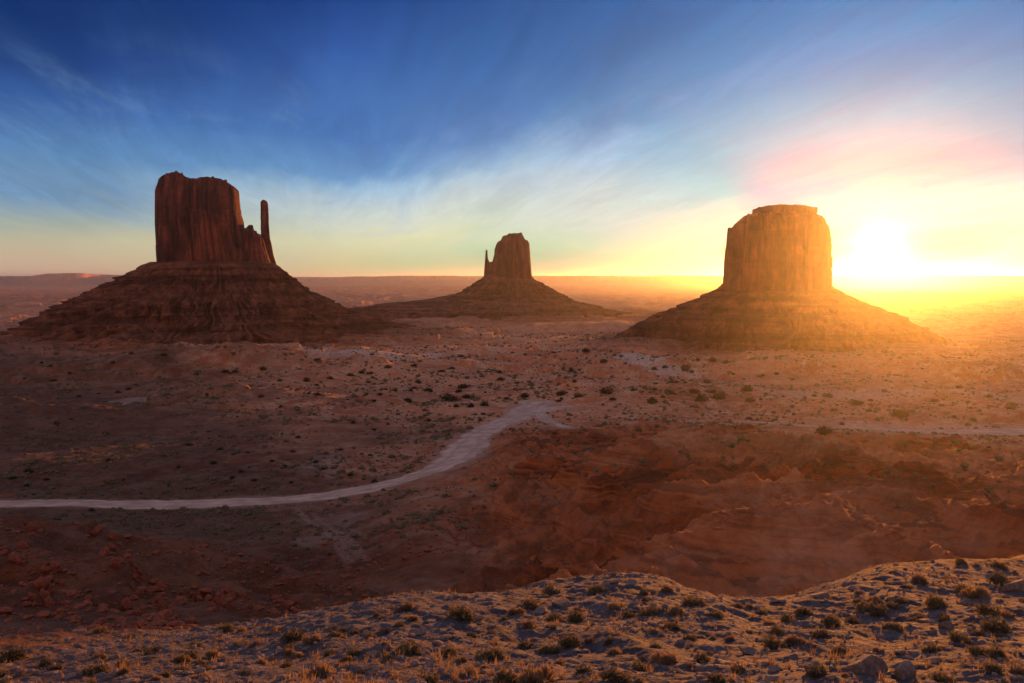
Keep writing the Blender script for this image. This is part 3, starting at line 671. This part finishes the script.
def sun_butte():
    D = 1250; pc = 776; bx, sc, X, Z = px_frame(pc, D)
    root = empty('butte', (bx, D, 0)); root.rotation_euler.z = -math.atan2(bx, D); tag(root, 'broad barrel shaped butte with a flat stepped cap standing against the sunrise', 'butte', 'sandstone buttes of the valley')
    talus('talus_slope', 0, 0, Z(284),
          [(Z(284), -X(723)), (Z(288), -X(718)), (Z(292), -X(713)), (Z(298), -X(701)), (Z(304), -X(689)), (Z(310), -X(676)), (Z(315), -X(662)), (Z(320), -X(650)), (Z(328), -X(636)), (Z(342), -X(618))],
          [(Z(284), X(829)), (Z(288), X(835)), (Z(295), X(846)), (Z(303), X(860)), (Z(311), X(880)), (Z(317), X(893)), (Z(323), X(905)), (Z(331), X(918)), (Z(342), X(934))],
          0.9, M_talus, root, 9, terr=15.0, gully=0.09)
    zb = Z(290)
    rock_loft('tower', 0, 0, zb, [(Z(290), X(719.5)), (Z(262), X(720.5)), (Z(230), X(723)), (Z(216), X(724))], [(Z(290), X(832.5)), (Z(262), X(832.5)), (Z(245), X(832)), (Z(228), X(830)), (Z(216), X(829))],
              [(X(722), Z(230)), (X(724), Z(229)), (X(731), Z(228.5)), (X(733), Z(226)), (X(737), Z(223)), (X(743), Z(219)), (X(749), Z(217.5)), (X(760), Z(217)), (X(776), Z(216.5)), (X(800), Z(217)), (X(815), Z(217.5)), (X(821), Z(219)), (X(824.5), Z(222)), (X(826), Z(225)), (X(829), Z(227)), (X(830.5), Z(233)), (X(833), Z(238))],
              76, M_cliff, root, 41, pil=(22, 8.0, 4.0), expo=3.3, squeeze=0.955)
    rock_loft('caprock', 0, 0, Z(220), [(Z(220), X(751)), (Z(213), X(748.5)), (Z(209), X(748))], [(Z(220), X(813)), (Z(213), X(816)), (Z(208), X(817))],
              [(X(749), Z(211)), (X(752), Z(209.8)), (X(760), Z(209.2)), (X(767), Z(208.2)), (X(775), Z(207.6)), (X(788), Z(207.8)), (X(796), Z(208.3)), (X(806), Z(209)), (X(814), Z(210)), (X(816), Z(212))],
              46, M_cliff, root, 43, nth=500, nh=30, pil=(18, 2.0, 1.2), rough=0.5)
sun_butte()

# ------------------------------------------------------------------ plants and stones
def leaf_material(name, a, b_, trans=0.35):
    m = bpy.data.materials.new(name); m.use_nodes = True; n = NT(m.node_tree); n.n.clear()
    out = n.node('ShaderNodeOutputMaterial'); dif = n.node('ShaderNodeBsdfDiffuse'); tr = n.node('ShaderNodeBsdfTranslucent'); mx = n.node('ShaderNodeMixShader')
    oi = n.node('ShaderNodeObjectInfo').outputs['Random']; geo = n.node('ShaderNodeNewGeometry')
    t = n.math('ADD', n.math('MULTIPLY', oi, 0.55), n.math('MULTIPLY', geo.outputs['Random Per Island'], 0.45))
    c = n.mix(t, a, b_)
    n.l.new(c, dif.inputs[0]); n.l.new(n.vmath('SCALE', c, scale=1.25), tr.inputs[0])
    mx.inputs[0].default_value = trans
    n.l.new(dif.outputs[0], mx.inputs[1]); n.l.new(tr.outputs[0], mx.inputs[2]); n.l.new(mx.outputs[0], out.inputs[0])
    return m
M_sage = leaf_material('sage_leaves', (0.10, 0.085, 0.05, 1), (0.20, 0.16, 0.10, 1), 0.30)
M_straw = leaf_material('dry_straw', (0.20, 0.14, 0.08, 1), (0.36, 0.25, 0.15, 1), 0.42)
M_juniper = leaf_material('juniper_leaves', (0.035, 0.038, 0.02, 1), (0.075, 0.07, 0.038, 1), 0.2)
def stone_material(name, a, b_, sc=3.0):
    m, n, b, out = new_mat(name)
    co = n.node('ShaderNodeTexCoord').outputs['Object']; oi = n.node('ShaderNodeObjectInfo').outputs['Random']
    f = n.noise(co, sc, 5, 0.65); c = n.mix(n.maprange(f, 0.3, 0.7), a, b_)
    c = n.mix(n.math('MULTIPLY', oi, 0.4), c, n.vmath('SCALE', c, scale=0.5))
    n.l.new(c, b.inputs['Base Color'])
    bm = n.node('ShaderNodeBump'); bm.inputs['Strength'].default_value = 0.5; bm.inputs['Distance'].default_value = 0.08
    n.l.new(f, bm.inputs['Height']); n.l.new(bm.outputs[0], b.inputs['Normal'])
    return m
M_redrock = stone_material('red_rock', (0.16, 0.042, 0.022, 1), (0.34, 0.10, 0.05, 1))
M_greyrock = stone_material('dusty_rock', (0.12, 0.085, 0.075, 1), (0.27, 0.19, 0.155, 1))
M_bark = stone_material('grey_bark', (0.09, 0.06, 0.045, 1), (0.17, 0.12, 0.09, 1), 6)

def clump(rng, n, kind):
    """blades and small leaves filling a low lumpy dome of radius 1; returns verts, tris"""
    V = []; T = []
    lobes = [(rng.uniform(-0.45, 0.45), rng.uniform(-0.45, 0.45), rng.uniform(0.45, 0.75)) for _ in range(rng.randint(4, 8))]
    hgt = {'sage': 0.85, 'straw': 0.95, 'juniper': 1.25}[kind]
    for i in range(n):
        lx, ly, lr = lobes[rng.randint(len(lobes))]
        ph = rng.uniform(0, 2 * np.pi); ct = rng.uniform(0.02, 1); stt = math.sqrt(1 - ct * ct)
        dr = np.array([math.cos(ph) * stt, math.sin(ph) * stt, ct * hgt])
        rad = lr * (rng.uniform(0.8, 1.12) if kind == 'straw' else rng.uniform(0.45, 1.05) )
        tip = np.array([lx, ly, 0.0]) + dr * rad
        if kind == 'straw':
            base = np.array([lx * 0.8, ly * 0.8, 0]) + dr * lr * rng.uniform(0.05, 0.45); wd = rng.uniform(0.018, 0.04)
        elif kind == 'sage' and i % 3:
            base = tip - dr * rng.uniform(0.22, 0.5) * lr; wd = rng.uniform(0.03, 0.06)
        else:
            q = rng.normal(size=3) * (0.13 if kind == 'sage' else 0.16); base = tip - q; wd = rng.uniform(0.05, 0.10)
        ax = np.cross(tip - base, rng.normal(size=3)); ax /= np.linalg.norm(ax) + 1e-9
        k = len(V); mid = (base + tip) / 2 + rng.normal(size=3) * 0.03
        V += [base, mid + ax * wd, tip, mid - ax * wd]; T += [(k, k + 1, k + 2), (k, k + 2, k + 3)]
    V = np.array(V); V[:, 2] = np.maximum(V[:, 2], -0.08)
    return V, np.array(T)
def make_protos(name, kind, mat, cnt, n, seed):
    out = []
    for i in range(cnt):
        v, t = clump(np.random.RandomState(seed + i), n, kind)
        me = mesh_obj(name, v, t, mat, smooth=False); out.append(me.data); bpy.data.objects.remove(me)
    return out
P_sage = make_protos('desert_shrub', 'sage', M_sage, 6, 750, 200)
P_straw = make_protos('dry_shrub', 'straw', M_straw, 5, 700, 230)
P_jun = make_protos('crown', 'juniper', M_juniper, 5, 420, 260)
M_twig = leaf_material('dead_twigs', (0.12, 0.095, 0.08, 1), (0.24, 0.19, 0.155, 1), 0.1)
P_twig = make_protos('dead_shrub', 'straw', M_twig, 3, 260, 280)
def ico(sub):
    t = (1 + 5 ** 0.5) / 2
    v = [(-1, t, 0), (1, t, 0), (-1, -t, 0), (1, -t, 0), (0, -1, t), (0, 1, t), (0, -1, -t), (0, 1, -t), (t, 0, -1), (t, 0, 1), (-t, 0, -1), (-t, 0, 1)]
    f = [(0,11,5),(0,5,1),(0,1,7),(0,7,10),(0,10,11),(1,5,9),(5,11,4),(11,10,2),(10,7,6),(7,1,8),(3,9,4),(3,4,2),(3,2,6),(3,6,8),(3,8,9),(4,9,5),(2,4,11),(6,2,10),(8,6,7),(9,8,1)]
    v = [np.array(p) / np.linalg.norm(p) for p in v]
    for _ in range(sub):
        cache = {}; nf = []
        def mid(a, b):
            k = (min(a, b), max(a, b))
            if k not in cache: m = v[a] + v[b]; v.append(m / np.linalg.norm(m)); cache[k] = len(v) - 1
            return cache[k]
        for a, b, c in f: ab, bc, ca = mid(a, b), mid(b, c), mid(c, a); nf += [(a, ab, ca), (b, bc, ab), (c, ca, bc), (ab, bc, ca)]
        f = nf
    return np.array(v), np.array(f)
ICO = {i: ico(i) for i in (0, 1, 3)}
def boulder(rng, sub=3, flat=1.0, ncut=11):
    d, f = ICO[sub]
    N = rng.normal(size=(ncut, 3)); N /= np.linalg.norm(N, axis=1)[:, None]; off = rng.uniform(0.62, 1.0, ncut)
    dots = d @ N.T; lim = np.where(dots > 0.05, off / np.maximum(dots, 0.05), 9).min(1); r = np.minimum(lim, 1.25)
    v = d * r[:, None]
    if sub > 1: v *= (1 + 0.05 * perlin3(d[:, 0] * 3 + rng.uniform(0, 9), d[:, 1] * 3, d[:, 2] * 3)[:, None])
    v = v * np.array([1.0, rng.uniform(0.65, 1.0), flat * rng.uniform(0.6, 0.85)]); v[:, 2] += 0.30 * flat
    return v, f
def rock_protos(cnt, mat, seed, flat=1.0):
    out = []
    for i in range(cnt):
        v, f = boulder(np.random.RandomState(seed + i), 3, flat); me = mesh_obj('boulder', v, f, mat, smooth=False); out.append(me.data); bpy.data.objects.remove(me)
    return out
P_red = rock_protos(7, M_redrock, 300); P_grey = rock_protos(5, M_greyrock, 320); P_slab = rock_protos(4, M_greyrock, 330, 0.45)

def hits(L):
    """sight lines to land, many at once: list of (px, py, ...) -> x, y, z"""
    D = np.array([ray(a[0], a[1]) for a in L]); t = np.exp(np.linspace(math.log(20), math.log(3500), 420))
    X = D[:, :1] * t; Y = D[:, 1:2] * t; Z = CAM_Z + D[:, 2:] * t - height(X, Y)
    neg = Z < 0; i = np.clip(np.argmax(neg, 1), 1, len(t) - 1); r = np.arange(len(L))
    za, zb_ = Z[r, i - 1], Z[r, i]; k = np.clip(za / (za - zb_ + 1e-9), 0, 1); tt = t[i - 1] + (t[i] - t[i - 1]) * k
    x = D[:, 0] * tt; y = D[:, 1] * tt
    return x, y, height(x, y), neg.any(1)
ORD = ['leftmost', 'second', 'third', 'fourth', 'fifth', 'sixth', 'seventh', 'eighth', 'ninth', 'tenth', 'eleventh', 'twelfth', 'thirteenth', 'fourteenth', 'fifteenth', 'sixteenth', 'seventeenth', 'eighteenth']
def where_col(px):
    for lim, s in ((110, 'at the far left'), (290, 'below the spired butte'), (450, 'left of the middle butte'), (580, 'below the middle butte'), (710, 'right of the middle butte'), (840, 'below the broad butte'), (930, 'below the rising sun')):
        if px < lim: return s
    return 'at the far right'
def number_labels(items, most=18):
    """items: (object, px, cell phrase with '#'); numbers the members of one cell from left to right"""
    cells = {}
    for o, px, ph in items: cells.setdefault(ph, []).append((px, o))
    for ph, L in cells.items():
        L.sort(key=lambda q: q[0])
        for i, (_, o) in enumerate(L):
            if len(L) == 1: o['label'] = ph.replace('#', '').replace('  ', ' ').strip()
            elif len(L) <= most: o['label'] = ph.replace('#', ORD[i] if i == 0 else ORD[i] + ' from left').strip()
            else: o['label'] = ph.replace('#', 'scattered').strip()

# shrubs on the sandy slope: (column, row of the foot, radius in picture px, g = golden)
SH = [(100,633,6,1),(129,638,5,0),(94,674,9,0),(123,667,6,0),(8,662,11,0),(191,658,8,0),(213,655,6,1),(180,672,6,0),(293,640,9,0),(312,642,6,1),(336,636,6,0),(353,656,7,0),(322,677,11,1),(371,638,5,0),(387,659,5,0),(201,679,7,1),(57,670,6,0),(225,630,6,0),(367,658,4,1),(398,626,5,0),
 (462,620,10,0),(406,609,6,1),(516,614,6,1),(531,607,8,0),(553,593,7,0),(553,621,7,0),(575,620,8,0),(530,629,7,1),(492,634,4,0),(525,648,6,0),(409,655,12,0),(448,657,8,0),(490,659,11,0),(551,652,8,0),(569,646,9,0),(590,642,5,0),(608,642,5,0),(630,617,5,0),(648,615,8,0),(675,614,8,0),(694,604,8,0),(665,663,10,1),(640,671,8,0),(619,680,11,0),(656,648,5,0),(675,630,5,0),(703,662,8,0),(537,684,14,1),(506,682,12,0),(428,682,9,0),(598,592,7,0),(666,592,6,1),(644,594,5,0),(716,617,6,0),(716,682,8,0),
 (738,608,5,1),(762,614,5,0),(787,621,7,0),(804,615,6,0),(857,602,5,0),(870,613,11,0),(891,607,7,0),(920,581,7,1),(935,606,9,0),(888,585,4,1),(966,592,7,0),(976,596,9,1),(1002,583,9,0),(960,564,5,1),(976,566,4,1),(998,567,6,1),(1013,586,6,1),(907,588,5,0),(904,602,5,0),(988,614,8,0),(1007,617,7,1),(998,632,10,0),(957,641,9,0),(923,620,6,0),(891,628,7,0),(851,624,6,0),(835,625,8,0),(820,637,7,0),(779,633,6,0),(770,625,6,1),(795,643,7,1),(776,647,9,0),(838,654,7,0),(929,652,8,0),(976,655,9,0),(998,657,8,0),(1016,672,8,1),(979,636,5,0),(718,616,4,0),(941,682,9,0),(994,672,9,0),(820,676,8,0),(740,672,7,1),(262,664,6,1),(240,645,5,0),(155,650,5,0),(560,664,6,1),(585,672,7,0),(330,655,5,0),(470,672,6,1),(690,640,6,0),(730,640,5,1)]
rnd = random.Random(5)
def crest_row(px): return float(np.interp(px, [0, 120, 250, 400, 560, 640, 740, 800, 870, 950, 1024], [662, 645, 627, 608, 592, 585, 604, 600, 578, 568, 562]))
while len(SH) < 245:
    px = rnd.uniform(-30, 1054); py = crest_row(px) + 4 + (rnd.random() ** 1.3) * (690 - crest_row(px))
    SH.append((px, py, rnd.uniform(1.8, 5.2) * (0.75 + 0.5 * (py - 560) / 120), rnd.choice((0, 0, 1, 1, 2))))
x, y, z, ok = hits(SH)
items = []
for i, (px, py, r, g) in enumerate(SH):
    if y[i] > 100: continue
    rad = r * y[i] / F * 1.6
    me = rnd.choice((P_sage, P_straw, P_twig)[g])
    o = link(bpy.data.objects.new(('desert_shrub', 'dry_shrub', 'dead_shrub')[g], me))
    o.location = (x[i], y[i], z[i] - 0.04); o.scale = (rad, rad * rnd.uniform(0.85, 1.1), rad * rnd.uniform(1.05, 1.5)); o.rotation_euler = (rnd.uniform(-.1, .1), rnd.uniform(-.1, .1), rnd.uniform(0, 6.28))
    size = 'large' if r > 7.5 else ('small' if r < 4.5 else 'medium')
    row = py - crest_row(px); rowp = 'on the sandy crest' if row < 18 else ('halfway down the slope' if row < 50 else 'low on near sand')
    tag(o, cat='shrub', group='shrubs on the pale sandy slope')
    items.append((o, px, '# %s %s shrub %s %s' % (size, ('dark', 'golden', 'bare grey')[g], rowp, where_col(px))))
number_labels(items)

# stones and boulders lying among them
BO = [(866,672,17,0),(904,676,13,0),(748,652,10,2),(813,672,10,0),(929,622,11,2),(995,626,9,2),(1018,590,12,0),(436,640,6,2),(80,632,8,2),(100,676,7,2),(610,583,9,2),(632,584,7,2),(562,603,9,2),(541,612,8,2),(300,618,8,2),(778,602,8,2),(820,597,10,2),(856,589,7,2),(430,622,7,2),(418,634,9,2),(965,604,6,0),(880,640,6,0),(700,672,6,0),(946,628,6,0),(866,650,7,2),(900,652,6,2)]
while len(BO) < 70:
    px = rnd.uniform(0, 1024) if rnd.random() < 0.4 else rnd.uniform(680, 1030); py = crest_row(px) + 6 + rnd.random() * (686 - crest_row(px))
    BO.append((px, py, rnd.uniform(1.6, 4.2), rnd.choice((0, 0, 2))))
x, y, z, ok = hits(BO); items = []
for i, (px, py, r, k) in enumerate(BO):
    if y[i] > 110: continue
    s = r * y[i] / F
    o = link(bpy.data.objects.new('boulder', rnd.choice(P_slab if k == 2 else P_grey)))
    o.location = (x[i], y[i], z[i] - s * (0.12 if k == 0 else 0.05)); o.scale = (s, s * rnd.uniform(.8, 1.2), s * rnd.uniform(.85, 1.1)); o.rotation_euler = (rnd.uniform(-.2, .2), rnd.uniform(-.2, .2), rnd.uniform(-.5, .5) if i < 26 else rnd.uniform(0, 6.28))
    row = py - crest_row(px); rowp = 'on the sandy crest' if row < 18 else ('halfway down the slope' if row < 50 else 'low on near sand')
    tag(o, cat='boulder', group='rocks lying on the sandy slope')
    items.append((o, px, '# %s %s %s %s' % ('large' if r > 8 else 'small', 'flat rock slab' if k == 2 else 'rounded boulder', rowp, where_col(px))))
number_labels(items)

# red boulders spilling down the hillside at the left
RB = []
paths = [([(98,536),(118,556),(142,582),(165,606),(182,622)], 9, 80, 'in the long spill down the hillside'), ([(44,560),(50,584),(44,600),(38,612)], 7, 26, 'in the stack near the left edge'),
         ([(2,552),(22,566),(60,572)], 8, 22, 'on the upper left slope'), ([(186,590),(202,598),(212,606)], 8, 26, 'beside the spill above the sand'),
         ([(228,596),(246,606)], 7, 12, 'low on the left hillside'), ([(276,600),(288,606)], 5, 8, 'past the left hillside'), ([(120,606),(150,620),(90,596)], 12, 24, 'below the long spill'), ([(20,524),(48,532),(4,518)], 5, 10, 'on the top edge of the left hill')]
for P_, spread, cnt, ph in paths:
    for _ in range(cnt):
        k = rnd.uniform(0, len(P_) - 1.001); a, b = P_[int(k)], P_[int(k) + 1]; f = k - int(k)
        RB.append((a[0] + (b[0] - a[0]) * f + rnd.gauss(0, spread), a[1] + (b[1] - a[1]) * f + rnd.gauss(0, spread * 0.45), min(6.5, 1.4 + rnd.expovariate(1 / 1.4)), ph if 'long spill down' not in ph else ('at the top of the long spill', 'in the upper part of the long spill', 'in the lower part of the long spill', 'at the foot of the long spill')[int(k)]))
x, y, z, ok = hits(RB); items = []
for i, (px, py, r, ph) in enumerate(RB):
    if y[i] < 72 or y[i] > 215: continue
    s = r * y[i] / F
    o = link(bpy.data.objects.new('boulder', rnd.choice(P_red)))
    o.location = (x[i], y[i], z[i] - s * 0.1); o.scale = (s, s * rnd.uniform(.7, 1.1), s * rnd.uniform(.9, 1.7)); o.rotation_euler = (rnd.uniform(-.4, .4), rnd.uniform(-.4, .4), rnd.uniform(0, 6.28))
    tag(o, cat='boulder', group='red boulders on the left hillside')
    items.append((o, px, '# %s red boulder %s' % ('large' if r > 4 else ('medium' if r > 2.4 else 'small'), ph)))
number_labels(items)

# junipers and bushes standing on the valley floor
JU = [(419,383,3),(410,391,2.5),(428,391,3),(441,372,2.5),(452,369,2.5),(463,388,4),(449,401,6.5),(466,398,3.5),(408,402,3),(457,407,3),(470,407,3.5),(485,406,4),(506,399,2.5),(517,384,2),(502,380,3),(525,397,4),(544,401,4),(562,395,4),(574,383,2.5),(579,397,3.5),(572,369,3),(586,354,3),(461,357,2.5),(480,421,2),
 (317,361,3),(263,369,3),(308,381,3),(388,368,3),(362,373,2.5),(370,374,2.5),(351,376,3),(330,379,2.5),(409,402,3.5),(380,395,2.5),(366,395,2),(372,355,2),(280,381,2.5),(281,407,2),(373,378,2),(395,391,2),
 (603,363,3),(686,369,5),(666,368,3),(698,361,2.5),(713,362,3.5),(725,363,3),(673,383,4),(708,383,3),(669,394,4),(653,403,5),(634,391,2.5),(612,400,3),(608,394,5.5),(695,393,4),(702,401,5.5),(719,398,6),(748,391,5),(751,402,4),(712,393,3),(655,390,2),
 (828,397,4),(858,405,5),(900,416,6),(826,434,7),(13,479,3),(30,472,4),(91,511,3),(129,509,3),(213,463,2.5),(272,462,2.5),(70,374,2),(196,375,2),(350,476,2.5),(560,440,2.5),(884,392,3),(935,402,3),(990,398,3),(1010,410,4),(960,388,3)]
while len(JU) < 190:
    px = rnd.uniform(0, 1024); py = 352 + 75 * rnd.random() ** 1.2
    if rnd.random() < 0.2: py = rnd.uniform(430, 500); px = rnd.uniform(0, 380)
    JU.append((px, py, rnd.uniform(1.1, 2.7)))
x, y, z, ok = hits(JU); rd = road_dist(x, y); items = []
tv = []; tf = []
for a in range(5):     # short branching stems
    an = a * 1.26; k = len(tv)
    for h_, rr_ in ((-0.1, 0.07), (0.35, 0.05), (0.8, 0.02)):
        for q in range(5): tv.append((math.cos(an) * h_ * 0.4 + rr_ * math.cos(q * 1.257), math.sin(an) * h_ * 0.4 + rr_ * math.sin(q * 1.257), h_))
    for l in range(2):
        for q in range(5): tf.append((k + l * 5 + q, k + l * 5 + (q + 1) % 5, k + l * 5 + 5 + (q + 1) % 5, k + l * 5 + 5 + q))
tmp = mesh_obj('trunk', np.array(tv), np.array(tf), M_bark); TRUNK = tmp.data; bpy.data.objects.remove(tmp)
for i, (px, py, r) in enumerate(JU):
    if y[i] < 150 or y[i] > 1500 or rd[i] < 1: continue
    s = r * y[i] / F * 1.45
    sc = (s, s * rnd.uniform(.85, 1.15), s * rnd.uniform(0.85, 1.1)); rz = rnd.uniform(0, 6.28)
    if r >= 3.4:
        o = empty('juniper', (x[i], y[i], z[i] - 0.05 * s)); o.scale = sc; o.rotation_euler.z = rz
        c = link(bpy.data.objects.new('crown', rnd.choice(P_jun))); c.parent = o
        c = link(bpy.data.objects.new('trunk', TRUNK)); c.parent = o
        tag(o, cat='tree', group='junipers on the valley floor'); nm = 'bushy dark juniper'
    else:
        o = link(bpy.data.objects.new('desert_shrub', rnd.choice(P_jun))); o.location = (x[i], y[i], z[i] - 0.05 * s); o.scale = sc; o.rotation_euler.z = rz
        tag(o, cat='shrub', group='dark bushes on the valley floor'); nm = 'small dark bush'
    zone = ('below the near road' if py > 508 else ('close above the near road' if py > 470 else 'beyond the near road')) if py > 430 else ('level with the road junction' if py > 392 else ('on the middle plain' if py > 370 else 'far out on the plain'))
    items.append((o, px, '# %s %s %s' % (nm, zone, where_col(px))))
number_labels(items)

# ------------------------------------------------------------------ ground cover nobody could count
def scatter(name, P, protos, sizes, mat, label, cat=None, seed=1, tilt=0.3):
    rng = np.random.RandomState(seed); VV = []; FF = []; base = 0
    pick = rng.randint(len(protos), size=len(P)); an = rng.uniform(0, 2 * np.pi, len(P))
    for k, (v, f) in enumerate(protos):
        m = np.where(pick == k)[0]
        if not len(m): continue
        c, s = np.cos(an[m]), np.sin(an[m]); sc = sizes[m]
        x = (v[None, :, 0] * c[:, None] - v[None, :, 1] * s[:, None]) * sc[:, None] + P[m, 0][:, None]
        y = (v[None, :, 0] * s[:, None] + v[None, :, 1] * c[:, None]) * sc[:, None] + P[m, 1][:, None]
        z = v[None, :, 2] * sc[:, None] + P[m, 2][:, None]
        VV.append(np.stack([x, y, z], -1).reshape(-1, 3)); FF.append((f[None] + (np.arange(len(m)) * len(v))[:, None, None] + base).reshape(-1, 3)); base += len(m) * len(v)
    o = mesh_obj(name, np.vstack(VV), np.vstack(FF), mat, smooth=False)
    return tag(o, label, cat, kind='stuff')
def field(n, a0, a1, d0, d1, seed, power=1.0):
    rng = np.random.RandomState(seed); a = np.radians(rng.uniform(a0, a1, n)); d = np.exp(math.log(d0) + (math.log(d1) - math.log(d0)) * rng.uniform(0, 1, n) ** power)
    x = d * np.sin(a); y = d * np.cos(a); return x, y, d
peb = [boulder(np.random.RandomState(400 + i), 1, 0.8, 7) for i in range(5)]
x, y, d = field(15000, -36, 36, 22, 92, 51); dens = fbm(x, y, 7, 3, 0.6, 150); m = (dens + np.random.RandomState(1).uniform(-.5, .5, len(x)) > -0.05); x, y = x[m], y[m]
sz = 0.035 + 0.09 * np.random.RandomState(2).power(0.35, len(x)) ; sz = np.minimum(0.03 + np.random.RandomState(2).exponential(0.045, len(x)), 0.26)
scatter('gravel', np.stack([x, y, height(x, y) - 0.01], 1), peb, sz, M_greyrock, 'loose stones and pebbles strewn over the near sand', seed=3)
def tuft(seed, n=16):
    rng = np.random.RandomState(seed); V = []; T = []
    for i in range(n):
        a = rng.uniform(0, 6.28); l = rng.uniform(0.5, 1); t = rng.uniform(0.1, 0.8); k = len(V)
        b = np.array([rng.normal() * .12, rng.normal() * .12, 0]); tip = b + np.array([math.cos(a) * t, math.sin(a) * t, 1.0]) * l; w = np.array([-math.sin(a), math.cos(a), 0]) * 0.05
        V += [b - w, b + w, tip]; T.append((k, k + 1, k + 2))
    return np.array(V), np.array(T)
tf_ = [tuft(500 + i) for i in range(6)]
x, y, d = field(7500, -36, 36, 22, 92, 61); dens = fbm(x, y, 9, 3, 0.6, 160); m = dens + np.random.RandomState(5).uniform(-.5, .5, len(x)) > 0.0; x, y = x[m], y[m]
scatter('dry_grass', np.stack([x, y, height(x, y) - 0.01], 1), tf_, 0.10 + np.minimum(np.random.RandomState(6).exponential(0.10, len(x)), 0.4), M_straw, 'short dry grass tufts growing thinly over the sandy slope', seed=7)
x, y, d = field(9000, -38, -2, 80, 240, 71, 0.8); dens = fbm(x, y, 24, 3, 0.6, 170); m = dens + np.random.RandomState(8).uniform(-.4, .4, len(x)) > 0.08; x, y = x[m], y[m]
scatter('rubble', np.stack([x, y, height(x, y) - 0.02], 1), peb, np.minimum(0.10 + np.random.RandomState(9).exponential(0.17, len(x)), 1.0), M_redrock, 'broken red rubble strewn over the left hillside', seed=9)
# low scrub over the valley floor
def blob_(seed):
    v, f = ICO[1]; rng = np.random.RandomState(seed); v = v * (0.65 + 0.6 * rng.uniform(size=(len(v), 1))); v = v * np.array([1, 1, 0.62]); v[:, 2] += 0.28; return v, f
bl = [blob_(600 + i) for i in range(6)]
x, y, d = field(46000, -36, 36, 210, 1500, 81, 0.7); rd = road_dist(x, y); dens = fbm(x, y, 70, 4, 0.6, 180); rr_ = np.random.RandomState(10).uniform(-.55, .55, len(x))
az_ = np.arctan2(x, y); inbad = (d < 500) & (az_ > -0.03)
m = (dens + rr_ > np.where(inbad, 0.55, 0.02)) & (rd > 1.5); x, y, d = x[m], y[m], d[m]
scatter('low_scrub_vegetation', np.stack([x, y, height(x, y) - 0.05], 1), bl, (0.35 + np.minimum(np.random.RandomState(11).exponential(0.32, len(x)), 1.5)) * np.interp(d, [200, 600, 1500], [0.7, 1.15, 1.6]), M_sage, 'low grey green scrub dotting the valley floor', seed=12)

# ------------------------------------------------------------------ haze over the valley
def build_haze():
    x0, x1, y0, y1, z0, z1 = -43000, 43000, -9000, 43500, -60, 268
    V = [(x0, y0, z0), (x1, y0, z0), (x1, y1, z0), (x0, y1, z0), (x0, y0, z1), (x1, y0, z1), (x1, y1, z1), (x0, y1, z1)]
    Fc = [(0, 3, 2, 1), (4, 5, 6, 7), (0, 1, 5, 4), (1, 2, 6, 5), (2, 3, 7, 6), (3, 0, 4, 7)]
    m = bpy.data.materials.new('valley_haze'); m.use_nodes = True; n = NT(m.node_tree); n.n.clear()
    out = n.node('ShaderNodeOutputMaterial'); v = n.node('ShaderNodeVolumePrincipled')
    v.inputs['Color'].default_value = (*HAZE_COLOR, 1); v.inputs['Density'].default_value = HAZE_DENSITY; v.inputs['Anisotropy'].default_value = HAZE_G
    n.l.new(v.outputs[0], out.inputs['Volume'])
    o = mesh_obj('haze', V, Fc, m, smooth=False)
    tag(o, 'thin sunlit haze lying over the whole valley', 'haze', kind='stuff')
build_haze()
